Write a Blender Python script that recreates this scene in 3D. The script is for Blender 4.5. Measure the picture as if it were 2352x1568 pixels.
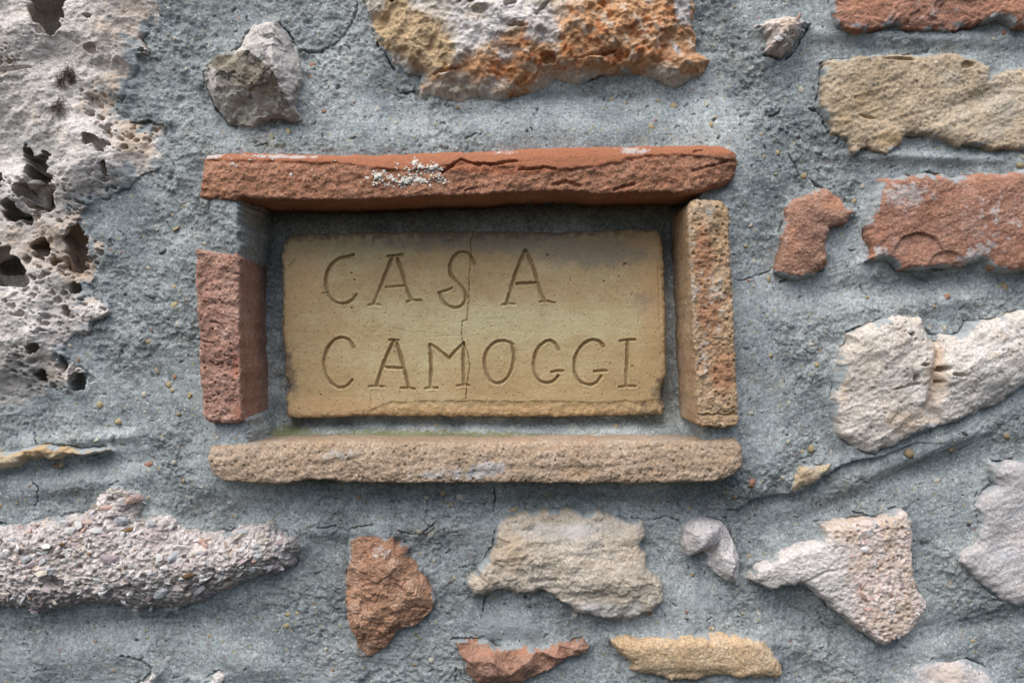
import bpy, math, random
import numpy as np
from mathutils import Vector, Matrix
from mathutils.geometry import delaunay_2d_cdt

# ------------------------------------------------------------------ clear
for o in list(bpy.data.objects):
    bpy.data.objects.remove(o, do_unlink=True)
scene = bpy.context.scene
C = scene.collection
random.seed(7)

# ------------------------------------------------------------------ camera, sky, sun, exposure
S = 0.32            # millimetres on the wall plane per layout unit (picture 2352 x 1568 units)
DIST = 650.0        # camera to the mortar plane, mm
CX, CY = 1176.0, 784.0
cam_data = bpy.data.cameras.new('camera')
cam_data.sensor_width = 36.0
cam_data.lens = 36.0 * DIST / (2352 * S)
cam_data.clip_start = 0.01
cam_data.clip_end = 100.0
cam = bpy.data.objects.new('camera', cam_data)
C.objects.link(cam)
cam.location = (0, -DIST / 1000, 0)
cam.rotation_euler = (math.radians(90), 0, 0)
scene.camera = cam

SUN_EL, SUN_AZ = math.radians(61), math.radians(214)      # azimuth clockwise from +Y
world = bpy.data.worlds.new('World')
scene.world = world
world.use_nodes = True
wn = world.node_tree
wn.nodes.clear()
sky = wn.nodes.new('ShaderNodeTexSky')
sky.sky_type = 'NISHITA'
sky.sun_disc = False
sky.sun_elevation = SUN_EL
sky.sun_rotation = SUN_AZ
sky.air_density = 1.0
sky.dust_density = 2.5
sky.ozone_density = 1.0
bg = wn.nodes.new('ShaderNodeBackground')
bg.inputs['Strength'].default_value = 0.055
wo = wn.nodes.new('ShaderNodeOutputWorld')
wn.links.new(sky.outputs[0], bg.inputs['Color'])
wn.links.new(bg.outputs[0], wo.inputs['Surface'])

sun_data = bpy.data.lights.new('sun', 'SUN')
sun_data.energy = 1.5
sun_data.angle = math.radians(72)
sun_data.color = (1.0, 0.97, 0.93)
sun = bpy.data.objects.new('sun', sun_data)
C.objects.link(sun)
sd_ = Vector((math.sin(SUN_AZ) * math.cos(SUN_EL), math.cos(SUN_AZ) * math.cos(SUN_EL), math.sin(SUN_EL)))
sun.rotation_euler = sd_.to_track_quat('Z', 'Y').to_euler()
sun.location = sd_ * 3

vs = scene.view_settings
vs.view_transform = 'Standard'
vs.look = 'None'
vs.exposure = 1.34
vs.gamma = 1.0
vs.use_curve_mapping = False
scene.render.engine = 'CYCLES'

# ------------------------------------------------------------------ noise toolkit (numpy)
rng = np.random.default_rng(11)
PERM = np.concatenate([rng.permutation(256)] * 3).astype(np.int32)
ANG = rng.random(256) * 2 * np.pi
GX, GY = np.cos(ANG).astype(np.float32), np.sin(ANG).astype(np.float32)
JX, JY, JR = [rng.random(256).astype(np.float32) for _ in range(3)]

def gn(x, y, seed=0):
    """gradient noise, about -1..1"""
    x = np.asarray(x, np.float32) + seed * 17.31
    y = np.asarray(y, np.float32) + seed * 9.77
    fx, fy = np.floor(x), np.floor(y)
    ix, iy = fx.astype(np.int32) & 255, fy.astype(np.int32) & 255
    x, y = x - fx, y - fy
    u = x * x * x * (x * (x * 6 - 15) + 10)
    v = y * y * y * (y * (y * 6 - 15) + 10)
    a, b = PERM[ix] + iy, PERM[(ix + 1) & 255] + iy
    g00, g01, g10, g11 = PERM[a], PERM[a + 1], PERM[b], PERM[b + 1]
    n00 = GX[g00] * x + GY[g00] * y
    n10 = GX[g10] * (x - 1) + GY[g10] * y
    n01 = GX[g01] * x + GY[g01] * (y - 1)
    n11 = GX[g11] * (x - 1) + GY[g11] * (y - 1)
    n0 = n00 + u * (n10 - n00)
    n1 = n01 + u * (n11 - n01)
    return (n0 + v * (n1 - n0)) * 1.5

def fbm(x, y, wl, octv=4, seed=0, gain=0.5):
    t, a = 0, 1.0
    for i in range(octv):
        t = t + a * gn(x / wl, y / wl, seed + i * 3)
        wl, a = wl * 0.5, a * gain
    return t

def ridged(x, y, wl, octv=4, seed=0, gain=0.5):
    t, a = 0, 1.0
    for i in range(octv):
        t = t + a * (1 - np.abs(gn(x / wl, y / wl, seed + i * 3)) * 1.6)
        wl, a = wl * 0.5, a * gain
    return t

def worley(x, y, seed=0):
    x = np.asarray(x, np.float32) + seed * 13.7
    y = np.asarray(y, np.float32) + seed * 5.3
    fx, fy = np.floor(x), np.floor(y)
    f1 = np.full(x.shape, 9, np.float32)
    f2 = np.full(x.shape, 9, np.float32)
    rid = np.zeros(x.shape, np.float32)
    for dx in (-1, 0, 1):
        for dy in (-1, 0, 1):
            cx, cy = fx + dx, fy + dy
            h = PERM[PERM[cx.astype(np.int32) & 255] + (cy.astype(np.int32) & 255)]
            d = np.hypot(cx + JX[h] - x, cy + JY[h] - y)
            nearer = d < f1
            f2 = np.where(nearer, f1, np.minimum(f2, d))
            rid = np.where(nearer, JR[h], rid)
            f1 = np.where(nearer, d, f1)
    return f1, f2, rid

def sstep(a, b, x):
    t = np.clip((x - a) / (b - a), 0, 1)
    return t * t * (3 - 2 * t)

def aniso(x, y, deg, wl_long, wl_short, octv=3, seed=0):
    c, s = math.cos(math.radians(deg)), math.sin(math.radians(deg))
    a, b = x * c + y * s, -x * s + y * c
    return fbm(a / wl_long * wl_short, b, wl_short, octv, seed)

def blob(x, y, b):
    """gaussian blob (u, v, ru, rv, degrees, amplitude)"""
    u, v, ru, rv, deg, amp = b
    c, s = math.cos(math.radians(deg)), math.sin(math.radians(deg))
    dx, dy = x - u, y - v
    return amp * np.exp(-(((dx * c + dy * s) / ru) ** 2 + ((-dx * s + dy * c) / rv) ** 2))

def blobs(x, y, bl):
    t = np.zeros_like(x)
    for b in bl:
        t += blob(x, y, b)
    return t

def poly_sd(px, py, poly):
    """signed distance, positive inside"""
    d = np.full(px.shape, 1e9, np.float32)
    ins = np.zeros(px.shape, bool)
    n = len(poly)
    for i in range(n):
        ax, ay = poly[i]
        bx, by = poly[(i + 1) % n]
        ex, ey = bx - ax, by - ay
        L = ex * ex + ey * ey
        if L < 1e-9:
            continue
        t = np.clip(((px - ax) * ex + (py - ay) * ey) / L, 0, 1)
        d = np.minimum(d, (px - ax - t * ex) ** 2 + (py - ay - t * ey) ** 2)
        if ay != by:
            c = ((ay > py) != (by > py)) & (px < ex * (py - ay) / ey + ax)
            ins ^= c
    d = np.sqrt(d)
    return np.where(ins, d, -d)

def line_d(px, py, pts):
    d = np.full(px.shape, 1e9, np.float32)
    for (ax, ay), (bx, by) in zip(pts[:-1], pts[1:]):
        ex, ey = bx - ax, by - ay
        L = max(ex * ex + ey * ey, 1e-9)
        t = np.clip(((px - ax) * ex + (py - ay) * ey) / L, 0, 1)
        d = np.minimum(d, np.hypot(px - ax - t * ex, py - ay - t * ey))
    return d

def warp(u, v):
    return (u + 5.0 * gn(u / 34, v / 34, 41) + 2.6 * gn(u / 11, v / 11, 42),
            v + 5.0 * gn(u / 34, v / 34, 43) + 2.6 * gn(u / 11, v / 11, 44))

# ------------------------------------------------------------------ reading positions off enlargements of the photograph
VIEW = {'D': (1, 0, 0), 'A': (.3125, 0, 0), 'B': (.3125, 0, 490), 'C': (.375, 0, 980), 'T': (.40625, 735, 0),
        'E': (.3125, 1617, 0), 'F': (.3125, 1617, 490), 'G': (.375, 1617, 980), 'H': (.40625, 735, 1053.5),
        'I': (.28646, 428.75, 294), 'J': (.28646, 1071.9, 294), 'K': (.28646, 428.75, 704.4), 'L': (.28646, 1071.9, 704.4)}

def V(view, *pts):
    k, ox, oy = VIEW[view]
    return [(x * k + ox, y * k + oy) for x, y in pts]

# ------------------------------------------------------------------ mesh helpers
def to_world(u, v, h):
    return np.stack([(u - CX) * S / 1000, -h / 1000, (CY - v) * S / 1000], -1)

def raw_mesh(name, co, quads, tris, material, attrs=None, center=None, parent=None, smooth=True):
    co = np.asarray(co, np.float32)
    if center is None:
        center = (co.min(0) + co.max(0)) / 2
    me = bpy.data.meshes.new(name)
    nv, nq, nt = len(co), len(quads), len(tris)
    me.vertices.add(nv)
    me.vertices.foreach_set('co', (co - center).ravel().astype(np.float32))
    me.loops.add(nq * 4 + nt * 3)
    me.polygons.add(nq + nt)
    idx = np.concatenate([np.asarray(quads, np.int32).ravel(), np.asarray(tris, np.int32).ravel()])
    me.loops.foreach_set('vertex_index', idx.astype(np.int32))
    st = np.concatenate([np.arange(nq) * 4, nq * 4 + np.arange(nt) * 3]).astype(np.int32)
    me.polygons.foreach_set('loop_start', st)
    me.polygons.foreach_set('use_smooth', np.full(nq + nt, smooth))
    for k, a in (attrs or {}).items():
        at = me.attributes.new(k, 'FLOAT', 'POINT')
        at.data.foreach_set('value', np.asarray(a, np.float32).ravel())
    me.update(calc_edges=True)
    me.materials.append(material)
    o = bpy.data.objects.new(name, me)
    C.objects.link(o)
    o.location = Vector([float(t) for t in center])
    if parent is not None:
        o.parent = parent
        o.matrix_parent_inverse = Matrix.Identity(4)
        o.location = o.location - wloc(parent)
    return o

def wloc(o):
    p = Vector(o.location)
    while o.parent is not None:
        o = o.parent
        p += Vector(o.location)
    return p

def height_mesh(name, U, Vv, H, keep, material, attrs=None, back=-70.0, parent=None, k=1.0, faces=None, skirt=True):
    """height field (mm towards the viewer) on a grid, cut to keep, closed by a skirt and a back"""
    ny, nx = U.shape
    F = keep[:-1, :-1] & keep[:-1, 1:] & keep[1:, :-1] & keep[1:, 1:]
    if faces is not None:
        F = F & faces
    used = np.zeros((ny, nx), bool)
    used[:-1, :-1] |= F; used[:-1, 1:] |= F; used[1:, :-1] |= F; used[1:, 1:] |= F
    idx = np.full((ny, nx), -1, np.int64)
    idx[used] = np.arange(used.sum())
    a, b, c, d = idx[:-1, :-1][F], idx[1:, :-1][F], idx[1:, 1:][F], idx[:-1, 1:][F]
    quads = np.stack([a, b, c, d], -1)
    u, v, h = U[used], Vv[used], H[used]
    u, v = CX + (u - CX) * k, CY + (v - CY) * k
    # boundary edges
    e = np.concatenate([quads[:, [0, 1]], quads[:, [1, 2]], quads[:, [2, 3]], quads[:, [3, 0]]])
    n = len(u)
    key = np.minimum(e[:, 0], e[:, 1]) * n + np.maximum(e[:, 0], e[:, 1])
    _, inv, cnt = np.unique(key, return_inverse=True, return_counts=True)
    be = e[cnt[inv] == 1]
    if not skirt:
        return raw_mesh(name, to_world(u, v, h), quads, np.zeros((0, 3), int), material, {kk: A[used] for kk, A in (attrs or {}).items()}, parent=parent)
    bv = np.unique(be)
    m = np.full(n, -1, np.int64)
    m[bv] = n + np.arange(len(bv))
    q2 = np.stack([be[:, 1], be[:, 0], m[be[:, 0]], m[be[:, 1]]], -1)
    ctr = n + len(bv)
    t2 = np.stack([m[be[:, 1]], m[be[:, 0]], np.full(len(be), ctr)], -1)
    co = np.concatenate([to_world(u, v, h), to_world(u[bv], v[bv], np.full(len(bv), back)),
                         to_world(np.array([u.mean()]), np.array([v.mean()]), np.array([back]))])
    at = {}
    for kk, A in (attrs or {}).items():
        A = A[used]
        at[kk] = np.concatenate([A, A[bv], [0]])
    return raw_mesh(name, co, np.concatenate([quads, q2]), t2, material, at, parent=parent)

# ------------------------------------------------------------------ procedural materials
def lin(r, g, b):
    f = lambda c: c / 12.92 if c <= .04045 else ((c + .055) / 1.055) ** 2.4
    return (f(r / 255), f(g / 255), f(b / 255), 1)

class Mat:
    def __init__(self, name, rough=0.92, spec=0.25):
        self.m = bpy.data.materials.new(name)
        self.m.use_nodes = True
        self.t = self.m.node_tree
        self.n, self.l = self.t.nodes, self.t.links
        self.b = self.n['Principled BSDF']
        self.b.inputs['Roughness'].default_value = rough
        self.b.inputs['Specular IOR Level'].default_value = spec
        self.tc = self.n.new('ShaderNodeTexCoord').outputs['Object']
        self.col = None
        self.hgt = None

    def coords(self, stretch=None, deg=0):
        if stretch is None:
            return self.tc
        mp = self.n.new('ShaderNodeMapping')
        mp.inputs['Rotation'].default_value = (0, math.radians(deg), 0)
        mp.inputs['Scale'].default_value = stretch
        self.l.new(self.tc, mp.inputs['Vector'])
        return mp.outputs[0]

    def noise(self, scale, detail=4, rough=.6, stretch=None, deg=0, dist=0):
        x = self.n.new('ShaderNodeTexNoise')
        x.inputs['Scale'].default_value = scale
        x.inputs['Detail'].default_value = detail
        x.inputs['Roughness'].default_value = rough
        x.inputs['Distortion'].default_value = dist
        self.l.new(self.coords(stretch, deg), x.inputs['Vector'])
        return x.outputs[0]

    def vor(self, scale, out='Distance', stretch=None):
        x = self.n.new('ShaderNodeTexVoronoi')
        x.inputs['Scale'].default_value = scale
        self.l.new(self.coords(stretch), x.inputs['Vector'])
        return x.outputs[out]

    def attr(self, name):
        x = self.n.new('ShaderNodeAttribute')
        x.attribute_name = name
        return x.outputs['Fac']

    def math(self, op, a, b=None):
        x = self.n.new('ShaderNodeMath')
        x.operation = op
        for i, q in enumerate((a, b)):
            if q is None:
                continue
            if isinstance(q, (int, float)):
                x.inputs[i].default_value = q
            else:
                self.l.new(q, x.inputs[i])
        return x.outputs[0]

    def rng(self, v, lo, hi, a=0, b=1):
        x = self.n.new('ShaderNodeMapRange')
        x.interpolation_type = 'SMOOTHSTEP'
        self.l.new(v, x.inputs[0])
        for i, q in enumerate((lo, hi, a, b)):
            x.inputs[i + 1].default_value = q
        return x.outputs[0]

    def base(self, stops, scale, detail=6, rough=.62, stretch=None, deg=0, lo=.3, hi=.7, dist=0):
        v = self.rng(self.noise(scale, detail, rough, stretch, deg, dist), lo, hi)
        r = self.n.new('ShaderNodeValToRGB')
        el = r.color_ramp.elements
        while len(el) < len(stops):
            el.new(.5)
        for i, c in enumerate(stops):
            el[i].position = i / (len(stops) - 1)
            el[i].color = c
        self.l.new(v, r.inputs[0])
        self.col = r.outputs[0]
        return self

    def layer(self, fac, color, strength=1.0, mode='MIX'):
        if strength != 1.0:
            fac = self.math('MULTIPLY', fac, strength)
        x = self.n.new('ShaderNodeMix')
        x.data_type = 'RGBA'
        x.blend_type = mode
        self.l.new(fac, x.inputs[0])
        self.l.new(self.col, x.inputs[6])
        if isinstance(color, tuple):
            x.inputs[7].default_value = color
        else:
            self.l.new(color, x.inputs[7])
        self.col = x.outputs[2]
        return self

    def patch(self, scale, lo, hi, color, strength=1.0, detail=5, rough=.6, stretch=None, deg=0):
        return self.layer(self.rng(self.noise(scale, detail, rough, stretch, deg), lo, hi), color, strength)

    def specks(self, scale, frac, color, strength=1.0, size=.32, soft=.12):
        """scattered grains: a share of the cells of a fine Voronoi pattern"""
        x = self.n.new('ShaderNodeTexVoronoi')
        x.inputs['Scale'].default_value = scale
        self.l.new(self.tc, x.inputs['Vector'])
        sep = self.n.new('ShaderNodeSeparateColor')
        self.l.new(x.outputs['Color'], sep.inputs[0])
        pick = self.math('LESS_THAN', sep.outputs[0], frac)
        dot = self.rng(x.outputs['Distance'], size + soft, size, 0, 1)
        return self.layer(self.math('MULTIPLY', pick, dot), color, strength)

    def grains(self, scale, amount):
        """each grain a little lighter or darker"""
        x = self.n.new('ShaderNodeTexVoronoi')
        x.inputs['Scale'].default_value = scale
        self.l.new(self.tc, x.inputs['Vector'])
        sep = self.n.new('ShaderNodeSeparateColor')
        self.l.new(x.outputs['Color'], sep.inputs[0])
        v = self.rng(sep.outputs[1], 0, 1, 1 - amount, 1 + amount)
        cmb = self.n.new('ShaderNodeCombineColor')
        for i in range(3):
            self.l.new(v, cmb.inputs[i])
        one = self.n.new('ShaderNodeValue')
        one.outputs[0].default_value = 1.0
        return self.layer(one.outputs[0], cmb.outputs[0], 1.0, 'MULTIPLY')

    def mask(self, name, color, strength=1.0, scale=120, amt=.7, width=.18, detail=6):
        n_ = self.noise(scale, detail, .65)
        v = self.math('ADD', self.attr(name), self.math('MULTIPLY', self.math('SUBTRACT', n_, .5), amt * 2))
        v = self.rng(v, .5 - width, .5 + width)
        gate = self.rng(self.attr(name), .02, .2)
        return self.layer(self.math('MULTIPLY', v, gate), color, strength)

    def bump(self, parts, dist=.001, strength=1.0):
        h = None
        for v, w in parts:
            q = self.math('MULTIPLY', v, w)
            h = q if h is None else self.math('ADD', h, q)
        bp = self.n.new('ShaderNodeBump')
        bp.inputs['Strength'].default_value = strength
        bp.inputs['Distance'].default_value = dist
        self.l.new(h, bp.inputs['Height'])
        self.l.new(bp.outputs[0], self.b.inputs['Normal'])
        return self

    def done(self):
        self.l.new(self.col, self.b.inputs['Base Color'])
        return self.m

CEM = [lin(133, 140, 141), lin(162, 169, 169), lin(191, 196, 195)]
def m_mortar():
    m = Mat('mortar')
    m.base(CEM, 12, 10, .72, lo=.34, hi=.66)
    m.patch(38, .5, .66, lin(176, 184, 184), .6, 8, .7)
    m.patch(24, .54, .7, lin(140, 141, 134), .55, 8, .7)
    m.patch(130, .54, .66, lin(132, 139, 142), .45, 6, .7)
    m.patch(15, .55, .68, lin(198, 203, 202), .5, 10, .78)
    m.patch(20, .57, .7, lin(172, 166, 150), .35, 9, .75, (1, 1, 1.6), 20)
    m.grains(680, .2)
    m.grains(1150, .14)
    m.grains(300, .1)
    m.specks(420, .07, lin(206, 206, 200), .8, .3)
    m.specks(620, .07, lin(206, 209, 208), .7, .3)
    m.specks(340, .035, lin(184, 168, 128), .75, .3)
    m.specks(560, .06, lin(100, 107, 111), .75, .28)
    m.specks(360, .035, lin(92, 98, 100), .75, .24)
    m.specks(300, .008, lin(164, 118, 94), .6, .26)
    m.mask('moss', lin(122, 122, 62), .75, 260, .55, .2)
    m.mask('pale', lin(176, 184, 186), .5, 90, .5, .3)
    m.bump([(m.math('MULTIPLY', m.noise(330, 7, .78), m.math('ADD', m.math('MULTIPLY', m.attr('rough'), .75), .45)), 1.0)], .0024, .85)
    return m.done()

def m_limestone(name, stops, warm=lin(205, 180, 148), grey=lin(150, 150, 146), bump=.0012):
    m = Mat(name)
    m.base(stops, 16, 8, .65)
    m.patch(30, .54, .7, warm, .55)
    m.patch(55, .58, .72, grey, .5)
    m.grains(700, .15)
    m.grains(1150, .12)
    m.specks(500, .08, lin(110, 101, 92), .75, .25)
    m.specks(260, .02, lin(110, 92, 74), .6, .22)
    m.mask('m1', warm, .8, 70, .6, .25)
    m.mask('m2', grey, .8, 70, .6, .25)
    m.mask('smear', lin(164, 171, 172), .95, 140, .6, .15)
    m.bump([(m.noise(420, 4, .7), 1.0), (m.noise(120, 5, .7), .9)], bump, .75)
    return m.done()

def m_brick(name, stops, patchc=None, speck=lin(206, 186, 168), bump=.0012, dirt=lin(98, 72, 58)):
    m = Mat(name)
    m.base(stops, 28, 8, .68)
    if patchc:
        m.patch(40, .5, .64, patchc, .6, 7)
    m.patch(70, .58, .74, dirt, .35, 7)
    m.grains(650, .18)
    m.grains(1100, .14)
    m.specks(480, .06, speck, .55, .27)
    m.specks(560, .06, dirt, .6, .27)
    m.mask('m1', lin(192, 140, 112), .8, 90, .5, .22)
    m.mask('m2', lin(206, 198, 194), .8, 240, .9, .14, 8)
    m.mask('smear', lin(164, 171, 172), .92, 170, .65, .13)
    m.bump([(m.noise(520, 4, .7), 1.0), (m.noise(170, 4, .65), 1.2)], bump, .9)
    return m.done()

# ------------------------------------------------------------------ outlines
P = {}
P['trav'] = V('A', (-1000, -700), (1150, -700), (1205, -50), (1218, 80), (1200, 180), (1075, 190), (1095, 250), (1030, 290), (1100, 360), (1085, 400),
              (1010, 420), (1030, 490), (1000, 550), (965, 600), (985, 700), (905, 750), (940, 850), (1020, 870), (1130, 850), (1270, 900),
              (1230, 1000), (1240, 1150), (1190, 1250), (1050, 1290), (960, 1380), (840, 1440), (700, 1500), (620, 1560)) + \
            V('B', (640, 60), (670, 140), (820, 190), (835, 300), (770, 380), (725, 500), (690, 610), (800, 640), (835, 720), (700, 800),
              (650, 890), (560, 910), (500, 960), (520, 1050), (600, 1130), (690, 1220), (660, 1345), (480, 1350), (330, 1370), (130, 1440), (-60, 1490), (-1000, 1450))
P['flint'] = V('A', (1510, 560), (1600, 480), (1700, 440), (1810, 390), (1820, 290), (1890, 220), (2060, 190), (2150, 310), (2210, 400), (2235, 560),
               (2220, 650), (2180, 800), (2240, 900), (2180, 915), (2060, 880), (1940, 890), (1860, 955), (1790, 930), (1700, 920), (1600, 800), (1550, 680))
P['top'] = V('T', (230, -600), (240, -50), (260, 90), (330, 250), (420, 370), (480, 430), (570, 440), (535, 520), (550, 570), (690, 590), (780, 612), (860, 575),
             (1000, 595), (1150, 575), (1250, 525), (1330, 465), (1480, 485), (1600, 430), (1740, 420), (1880, 450), (2010, 505), (2060, 470),
             (2180, 410), (2225, 340), (2120, 300), (2130, 180), (2110, 0), (2100, -560))
P['redtop'] = V('E', (915, -420), (910, -50), (900, 140), (960, 220), (1010, 265), (1110, 270), (1250, 230), (1400, 205), (1540, 240), (1800, 240), (1990, 205),
                (2120, 175), (2180, 200), (2250, 225), (2400, 245), (3300, 235), (3300, -400))
P['breccia_s'] = V('E', (290, 200), (420, 160), (550, 140), (700, 160), (770, 190), (700, 290), (650, 380), (560, 430), (430, 395), (440, 300), (370, 240))
P['tan'] = V('E', (860, 470), (1080, 440), (1240, 420), (1700, 400), (1830, 400), (2010, 470), (2080, 500), (2080, 570), (2200, 530), (2400, 510), (3200, 500), (3200, 1080),
             (2400, 1110), (2100, 1110), (1850, 1090), (1600, 1010), (1450, 1020), (1430, 1080), (1300, 1160), (1180, 1090), (1080, 1150), (1030, 1030),
             (930, 980), (880, 870), (840, 740), (850, 600))
P['redsmall'] = V('D', (1795, 505), (1803, 462), (1856, 443), (1892, 432), (1960, 490), (1932, 518), (1898, 528), (1888, 560), (1896, 606), (1866, 634), (1832, 648),
                  (1776, 626), (1788, 548))
P['redbig'] = V('E', (1260, 1330), (1380, 1310), (1540, 1290), (1690, 1290), (1790, 1310), (1980, 1275), (2150, 1290), (2300, 1260), (2400, 1245), (3100, 1250)) + \
              V('F', (3100, 420), (2400, 430), (2200, 440), (2080, 420), (2010, 350), (1900, 390), (1750, 405), (1600, 420), (1440, 430), (1380, 370), (1270, 350),
                (1150, 370), (1200, 300), (1180, 200), (1160, 100), (1175, 50))
P['white'] = V('F', (1040, 880), (1170, 830), (1270, 780), (1340, 740), (1480, 760), (1560, 760), (1630, 870), (1640, 890), (1830, 895), (1880, 860), (1910, 800),
               (2000, 790), (2120, 770), (2300, 710), (2400, 690), (2900, 640), (2900, 1150), (2400, 1250), (2300, 1300), (2150, 1400), (1950, 1470), (1780, 1530)) + \
             V('G', (1230, 70), (1080, 130), (1030, 165), (920, 130), (860, 90), (800, 40)) + V('F', (910, 1380), (940, 1270), (960, 1150), (985, 990), (1040, 950))
P['flake'] = V('G', (540, 250), (560, 220), (640, 230), (770, 215), (740, 260), (670, 320), (600, 360), (510, 390), (500, 350), (520, 300))
P['shard'] = V('H', (175, 425), (290, 430), (430, 425), (445, 470), (510, 480), (500, 530), (550, 580), (590, 650), (640, 640), (660, 780), (640, 840), (560, 920),
               (450, 950), (430, 1000), (370, 1060), (310, 1105), (230, 1115), (210, 1060), (210, 1010), (170, 900), (155, 760), (160, 600))
P['beige'] = V('H', (990, 390), (1010, 330), (1130, 300), (1250, 290), (1400, 270), (1490, 310), (1560, 280), (1660, 310), (1750, 345), (1820, 350), (1840, 430), (1810, 470),
               (1830, 520), (1840, 590), (1900, 640), (1940, 710), (1930, 790), (1870, 850), (1750, 880), (1560, 880), (1450, 850), (1330, 770), (1250, 730), (1130, 745),
               (1000, 730), (940, 750), (870, 760), (830, 700), (830, 665), (890, 640), (895, 600), (950, 540), (980, 480))
P['quartz'] = V('D', (1563, 1210), (1585, 1191), (1625, 1188), (1660, 1200), (1680, 1235), (1695, 1280), (1690, 1333), (1660, 1330), (1625, 1295), (1612, 1262), (1575, 1270), (1562, 1250))
P['tri'] = V('G', (260, 920), (310, 820), (380, 800), (450, 755), (560, 700), (680, 660), (700, 580), (800, 560), (950, 550), (1070, 540), (1100, 510), (1210, 500),
             (1250, 560), (1250, 640), (1240, 740), (1250, 860), (1280, 960), (1330, 1040), (1330, 1100), (1280, 1160), (1200, 1250), (1060, 1300), (1030, 1310), (940, 1230),
             (820, 1150), (720, 1050), (660, 1010), (590, 950), (550, 935), (450, 970), (400, 990), (320, 960))
P['greyright'] = V('G', (1740, 230), (1850, 215), (2000, 205), (2600, 200), (2600, 1000), (2000, 1090), (1880, 1085), (1800, 1050), (1720, 980), (1650, 930), (1600, 850), (1550, 820),
                   (1570, 760), (1650, 700), (1680, 600), (1660, 480), (1700, 390), (1770, 360), (1750, 300))
P['botright'] = V('G', (1150, 1640), (1240, 1500), (1290, 1440), (1380, 1400), (1480, 1420), (1580, 1410), (1700, 1460), (1750, 1500), (1800, 1640), (1750, 1850), (1250, 1850))
P['tanbot'] = V('D', (1393, 1463), (1400, 1452), (1450, 1455), (1530, 1452), (1600, 1450), (1680, 1450), (1735, 1455), (1765, 1478), (1785, 1510), (1793, 1535), (1782, 1551), (1730, 1551),
                (1640, 1546), (1560, 1556), (1480, 1546), (1440, 1535), (1445, 1515), (1420, 1498))
P['redbot'] = V('H', (755, 1020), (870, 1020), (950, 1020), (1000, 1055), (1130, 1050), (1230, 1060), (1350, 1030), (1480, 1010), (1525, 1050), (1500, 1085), (1400, 1110), (1330, 1150),
                (1240, 1200), (1150, 1245), (1000, 1262), (880, 1252), (820, 1190), (830, 1120), (780, 1090))
P['congl'] = V('C', (-900, 640), (-50, 600), (60, 590), (180, 570), (330, 530), (520, 520), (580, 470), (600, 400), (750, 330), (910, 400), (900, 470), (880, 540), (950, 520), (1060, 530),
               (1100, 590), (1240, 620), (1420, 640), (1480, 600), (1560, 560), (1690, 570), (1750, 630), (1830, 650), (1850, 720), (1810, 850), (1700, 900), (1600, 920), (1450, 970),
               (1300, 1040), (1150, 1100), (990, 1115), (830, 1115), (700, 1070), (520, 1060), (400, 1110), (270, 1130), (120, 1100), (-50, 1100), (-900, 1080))
P['slab'] = V('C', (-500, 190), (-50, 170), (60, 145), (200, 120), (290, 105), (400, 110), (520, 125), (640, 115), (690, 130), (560, 170), (430, 172), (380, 197), (280, 185), (200, 195),
              (120, 250), (-50, 265), (-500, 270))
P['corner_a'] = V('C', (780, 1385), (830, 1400), (945, 1470), (985, 1500), (975, 1560), (960, 1660), (820, 1700), (850, 1580), (925, 1530), (945, 1480), (900, 1440))
P['corner_b'] = V('C', (1270, 1560), (1350, 1490), (1400, 1500), (1390, 1540), (1350, 1640), (1260, 1660))

# ------------------------------------------------------------------ the stones: relief of each one (heights in mm above the mortar plane)
ST = 2.2      # grid step of the stones, layout units

def tri_surface(U, Vv, pts):
    """faceted relief through control points (u, v, h)"""
    r = delaunay_2d_cdt([Vector((p[0], p[1])) for p in pts], [], [], 0, 1e-6)
    vs_, tr = r[0], r[2]
    hh = []
    for q in vs_:
        hh.append(min(pts, key=lambda p: (p[0] - q[0]) ** 2 + (p[1] - q[1]) ** 2)[2])
    H = np.full(U.shape, -9.0, np.float32)
    for t in tr:
        (ax, ay), (bx, by), (cx, cy) = [vs_[i] for i in t]
        den = (by - cy) * (ax - cx) + (cx - bx) * (ay - cy)
        if abs(den) < 1e-9:
            continue
        l1 = ((by - cy) * (U - cx) + (cx - bx) * (Vv - cy)) / den
        l2 = ((cy - ay) * (U - cx) + (ax - cx) * (Vv - cy)) / den
        l3 = 1 - l1 - l2
        ins = (l1 >= -1e-4) & (l2 >= -1e-4) & (l3 >= -1e-4)
        H = np.where(ins, l1 * hh[t[0]] + l2 * hh[t[1]] + l3 * hh[t[2]], H)
    return H

def cavity(U, Vv, u, v, ru, rv, deg, depth, seed=0, rough=.35):
    c, s = math.cos(math.radians(deg)), math.sin(math.radians(deg))
    dx, dy = U - u, Vv - v
    q = np.sqrt(((dx * c + dy * s) / ru) ** 2 + ((-dx * s + dy * c) / rv) ** 2)
    q = q + rough * gn(U / (ru * .7), Vv / (ru * .7), 60 + seed) + .3 * rough * gn(U / (ru * .3 + 3), Vv / (ru * .3 + 3), 61 + seed)
    return 1.25 * depth * (1 - sstep(.7, 1.06, q))

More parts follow.
